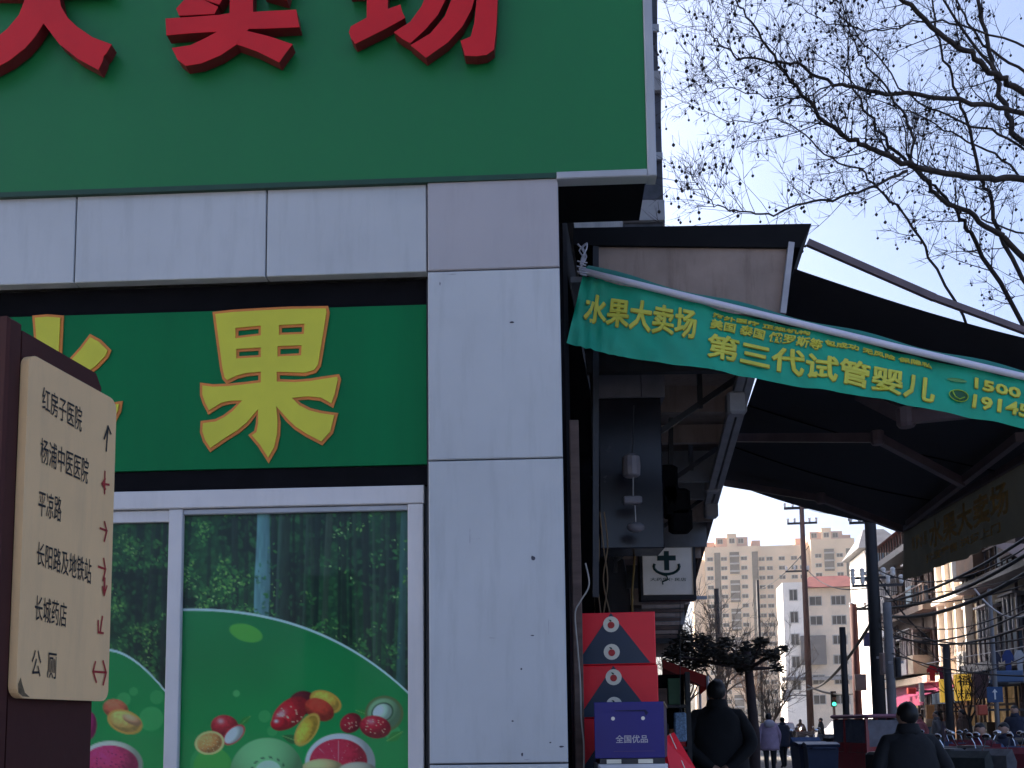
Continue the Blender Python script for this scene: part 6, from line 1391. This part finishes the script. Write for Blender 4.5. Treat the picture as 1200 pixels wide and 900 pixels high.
# ================================================================= motor tricycle
M_trike = mat('tricycle_red', (0.34, 0.025, 0.03), rough=0.35, var=.15, coat=.4, dirt=(.08, .05, .05), dirt_amt=.5); M_trikeroof = mat('tricycle_roof', (0.26, 0.10, 0.14), rough=.5, var=.1); M_tglass = mat('tricycle_glass', (0.12, 0.13, 0.17), rough=.1, var=.3, scale=4)
tri = thing('motor_tricycle', 'dark red enclosed motor tricycle waiting on the road', 'tricycle', (0, 0, 0))
X = (1, 0, 0)
wheel(tri, (-.48, -.55, .25), X, .25, .12); wheel(tri, (.48, -.55, .25), X, .25, .12); wheel(tri, (0, .95, .25), X, .25, .10)
MB().prism([(-.95, .32), (1.0, .32), (1.12, .55), (1.0, .85), (-.98, .85)], lambda p: (-.52, p[0], p[1]), lambda p: (.52, p[0], p[1])).build('lower_body', M_trike, tri)
for (x, y) in ((-.50, -.95), (.50, -.95), (-.50, .1), (.50, .1), (-.47, .72), (.47, .72)):
    MB().beam((x, y, .85), (x*.96, y*(.96 if y != .72 else .8), 1.56), .06, .06, (0, 1, 0)).build('cab_post', M_trike, tri)
MB().bevbox(-.55, .55, -1.02, .72, 1.56, 1.64, .03).build('roof', M_trikeroof, tri)
MB().box(-.47, .47, -.955, -.94, .98, 1.52).build('rear_window', M_tglass, tri)
MB().box(-.52, .52, -.97, -.93, .852, .975).build('rear_panel', M_trike, tri)
for s_ in (-1, 1):
    for (ya, yb) in ((-.90, .05), (.15, .66)):
        d_ = MB().box(s_*.50-.012, s_*.50+.012, ya, yb, .86, 1.05).build('door', M_trike, tri); MB().box(s_*.495-.006, s_*.495+.006, ya, yb, 1.06, 1.53).build('window', M_tglass, d_)
    MB().bevbox(s_*.40-.07, s_*.40+.07, -1.01, -.985, .60, .72, .01).build('tail_light', mat('tail_red', (.4, .01, .01)), tri)
MB().prism([(.74, .87), (.80, .87), (.64, 1.55), (.60, 1.55)], lambda p: (-.44, p[0], p[1]), lambda p: (.44, p[0], p[1])).build('windscreen', M_tglass, tri)
MB().ball((0, 1.1, .72), (.1, .07, .09), 12, 7).build('headlight', M_lamp, tri, smooth=True)
MB().bevbox(-.3, .3, -1.01, -.985, .40, .55, .01).build('number_plate', mat('plate_yellow', (.4, .3, .05)), tri)
tri.location = gp(1018, 22); tri.rotation_euler = (0, 0, -ST+.25)
# blue cargo cart / bin
bn = thing('wheeled_bin', 'dark blue wheeled refuse bin left of the tricycle', 'bin', (0, 0, 0))
M_bin = mat('bin_blue', (0.025, 0.035, 0.075), rough=.5, var=.15)
MB().hexa([(-.24, -.26, .10), (.24, -.26, .10), (.24, .26, .10), (-.24, .26, .10), (-.29, -.34, 1.0), (.29, -.34, 1.0), (.29, .34, 1.0), (-.29, .34, 1.0)]).build('body', M_bin, bn)
MB().prism([(-.37, 1.01), (.36, 1.01), (.34, 1.06), (0, 1.11), (-.40, 1.07)], lambda p: (-.31, p[0], p[1]), lambda p: (.31, p[0], p[1])).build('lid', M_bin, bn)
wheel(bn, (-.27, .26, .1), X, .1, .05); wheel(bn, (.27, .26, .1), X, .1, .05)
MB().tube([(-.22, -.36, 1.0), (-.22, -.44, 1.0), (.22, -.44, 1.0), (.22, -.36, 1.0)], .015, 6).build('handle', M_bin, bn)
bn.location = gp(960, 20); bn.rotation_euler = (0, 0, -ST)
c2 = copy_tree(bn, None, gp(948, 20.6), -ST+.1, 'dark blue wheeled refuse bin farther left behind its twin')
# parked car far down the street
def car(label, px, Y, rz, paint):
    o = thing('parked_car', label, 'car', (0, 0, 0)); W = .84
    prof = [(-2.1, .35), (-2.15, .75), (-1.95, .98), (-.1, 1.0), (1.2, .95), (2.0, .80), (2.12, .45), (2.0, .30), (-2.0, .30)]
    MB().prism(prof, lambda p: (-W, p[0], p[1]), lambda p: (W, p[0], p[1])).build('body', paint, o)
    g = [(-1.95, .985), (-1.5, 1.42), (.1, 1.45), (.95, .99)]
    MB().prism(g, lambda p: (-W*.86 if p[1] > 1.2 else -W*.96, p[0], p[1]), lambda p: (W*.86 if p[1] > 1.2 else W*.96, p[0], p[1])).build('cabin', M_tglass, o)
    MB().bevbox(-W*.84, W*.84, -1.45, .08, 1.435, 1.49, .02).build('roof', paint, o)
    for s_ in (-1, 1):
        for y in (-1.3, 1.3): wheel(o, (s_*(W-.06), y, .31), X, .31, .2)
        MB().bevbox(s_*.62-.14, s_*.62+.14, -2.19, -2.12, .66, .86, .02).build('tail_light', mat('tail_red', (.4, .01, .01)), o); MB().ball((s_*.6, 2.06, .65), (.16, .08, .09), 10, 6).build('headlight', M_lamp, o, smooth=True)
    MB().bevbox(-.26, .26, -2.20, -2.14, .50, .62, .01).build('number_plate', M_bin, o); MB().bevbox(-.8, .8, -2.2, -2.08, .34, .48, .02).build('bumper', M_seatv, o)
    o.location = gp(px, Y); o.rotation_euler = (0, 0, rz); return o
car('pale pink car stopped far down the street', 914, 72, -ST, mat('car_pink', (.55, .40, .42), rough=.3, coat=.6))
car('white car parked beyond the tall pole', 985, 78, -ST+.2, mat('car_white', (.55, .55, .56), rough=.3, coat=.6))
# white railing
rl = thing('pavement_railing', 'low white railing beside the lavender coat', 'railing', gp(882, 30), -ST)
for k in range(9):
    q = S(29+k*.35, 2.55, 0); MB().beam(q, q+UP*.85, .035, .035, (0, 1, 0)).build('baluster', M_paint, rl)
for z in (.25, .8): MB().beam(S(28.9, 2.55, z), S(31.9, 2.55, z), .04, .05).build('rail', M_paint, rl)
# red market tent and stall behind the boxes
tent = thing('stall_awning', 'red fabric stall awning sloping out from the shopfronts beyond the gift boxes', 'awning', onp(808, 15), -ST)
M_tent = mat('red_tent_cloth', (0.32, 0.018, 0.012), rough=.7, var=.2, scale=2, transl=.3)
q = [P(776, 773, 12.5), P(829, 792, 12.5), P(820, 803, 16.0), P(776, 790, 16.0)]
mb = MB(); mb.add(q+[p-UP*.02 for p in q]+[q[1]-UP*.15, q[2]-UP*.15, q[0]-UP*.10], [(0, 1, 2, 3), (7, 6, 5, 4), (1, 8, 9, 2), (0, 10, 8, 1)]); mb.build('canopy', M_tent, tent, fix=False)
for p in q[1:3]: g_ = Vector((p.x, p.y, pz)); MB().tube([g_, p], .02, 6).build('pole', M_galv, tent)
stl = thing('fruit_stall', 'dark fruit stall with crates under the red tent', 'stall', onp(790, 12), -ST)
for k in range(3):
    c = P(786+k*6, 862-k*4, 10.5+k*.7); cr = MB().bevbox(c.x-.22, c.x+.22, c.y-.2, c.y+.2, pz, c.z, .01).build('counter', M_wood, stl)
    mb = MB()
    for j in range(14):
        rr = random.Random(j+k*20); mb.ball((c.x+rr.uniform(-.18, .18), c.y+rr.uniform(-.16, .16), c.z+.035), .042, 8, 5)
    f_ = mb.build('fruit_heap', [mat('apple_heap', (.35, .03, .02), rough=.3), mat('orange_heap', (.5, .18, .02), rough=.4), mat('pale_heap', (.4, .38, .3), rough=.5)][k], stl, smooth=True); f_['kind'] = 'stuff'
chk = MB(); c = P(797, 852, 8.5); chk.bevbox(c.x-.05, c.x+.05, c.y-.03, c.y+.03, c.z-.12, c.z+.12, .01)
ch = thing('hanging_bag', 'blue and white checked bag hanging beside the stall', 'bag', P(797, 870, 8.5)); chk.build('bag_body', mat('blue_check', (.18, .28, .42), rough=.6, var=.6, scale=60), ch); MB().tube([P(796, 836, 8.5), P(797, 826, 8.5), P(799, 836, 8.5)], .006, 5).build('strap', M_dark, ch); MB().tube([P(797, 826, 8.5), P(797, 700, 8.5)], .003, 4).build('cord', M_dark, ch)

# goods rack beside the stall
rk = thing('goods_rack', 'dark rack of packaged goods behind the blue carton', 'rack', P(790, 880, 9.2)*1.0)
rk.location.z = pz; MX[rk.name] = Matrix.Translation(rk.location)
rg = random.Random(8); Fr = Frame(Vector((0, 9.2, 0)), SR); xa, zt_ = Fr.hit(766, 788); xb, _ = Fr.hit(806, 800)
for x in (xa, xb): MB().fbox(Fr, x-.02, x+.02, pz, zt_, -.45, 0).build('upright', M_dark, rk)
for k in range(5):
    z = pz+(zt_-pz)*(k+.15)/5; MB().fbox(Fr, xa+.021, xb-.021, z, z+.025, -.45, 0).build('shelf', M_dark, rk)
    x = xa+.03
    while x < xb-.09:
        w_ = rg.uniform(.05, .11); h_ = rg.uniform(.14, .3); MB().fbev(Fr, x, min(xb-.03, x+w_), z+.026, z+.026+h_, -.4, -.01-rg.random()*.05, .006).build('packet', rg.choice([M_navy, M_redside2, M_wood, M_shop, M_disc, M_dark, M_greybd, mat('packet_green', (.05, .12, .06)), mat('packet_orange', (.3, .1, .03))]), rk); x += w_+.008
MB().fbox(Fr, xa+.021, xb-.021, pz, zt_, -.47, -.451).build('back_board', M_black, rk)

# ================================================================= winter haze over the street
hz_m = bpy.data.materials.new('haze'); hz_m.use_nodes = True; hn = hz_m.node_tree; hn.nodes.clear()
ho = hn.nodes.new('ShaderNodeOutputMaterial'); hv = hn.nodes.new('ShaderNodeVolumePrincipled')
hv.inputs['Color'].default_value = (1.0, 0.94, 0.85, 1); hv.inputs['Density'].default_value = 0.00032; hv.inputs['Anisotropy'].default_value = 0.2
hn.links.new(hv.outputs[0], ho.inputs['Volume'])
tag(MB().box(-510, 610, -310, 710, -1.4, 64).build('haze', hz_m), kind='stuff')
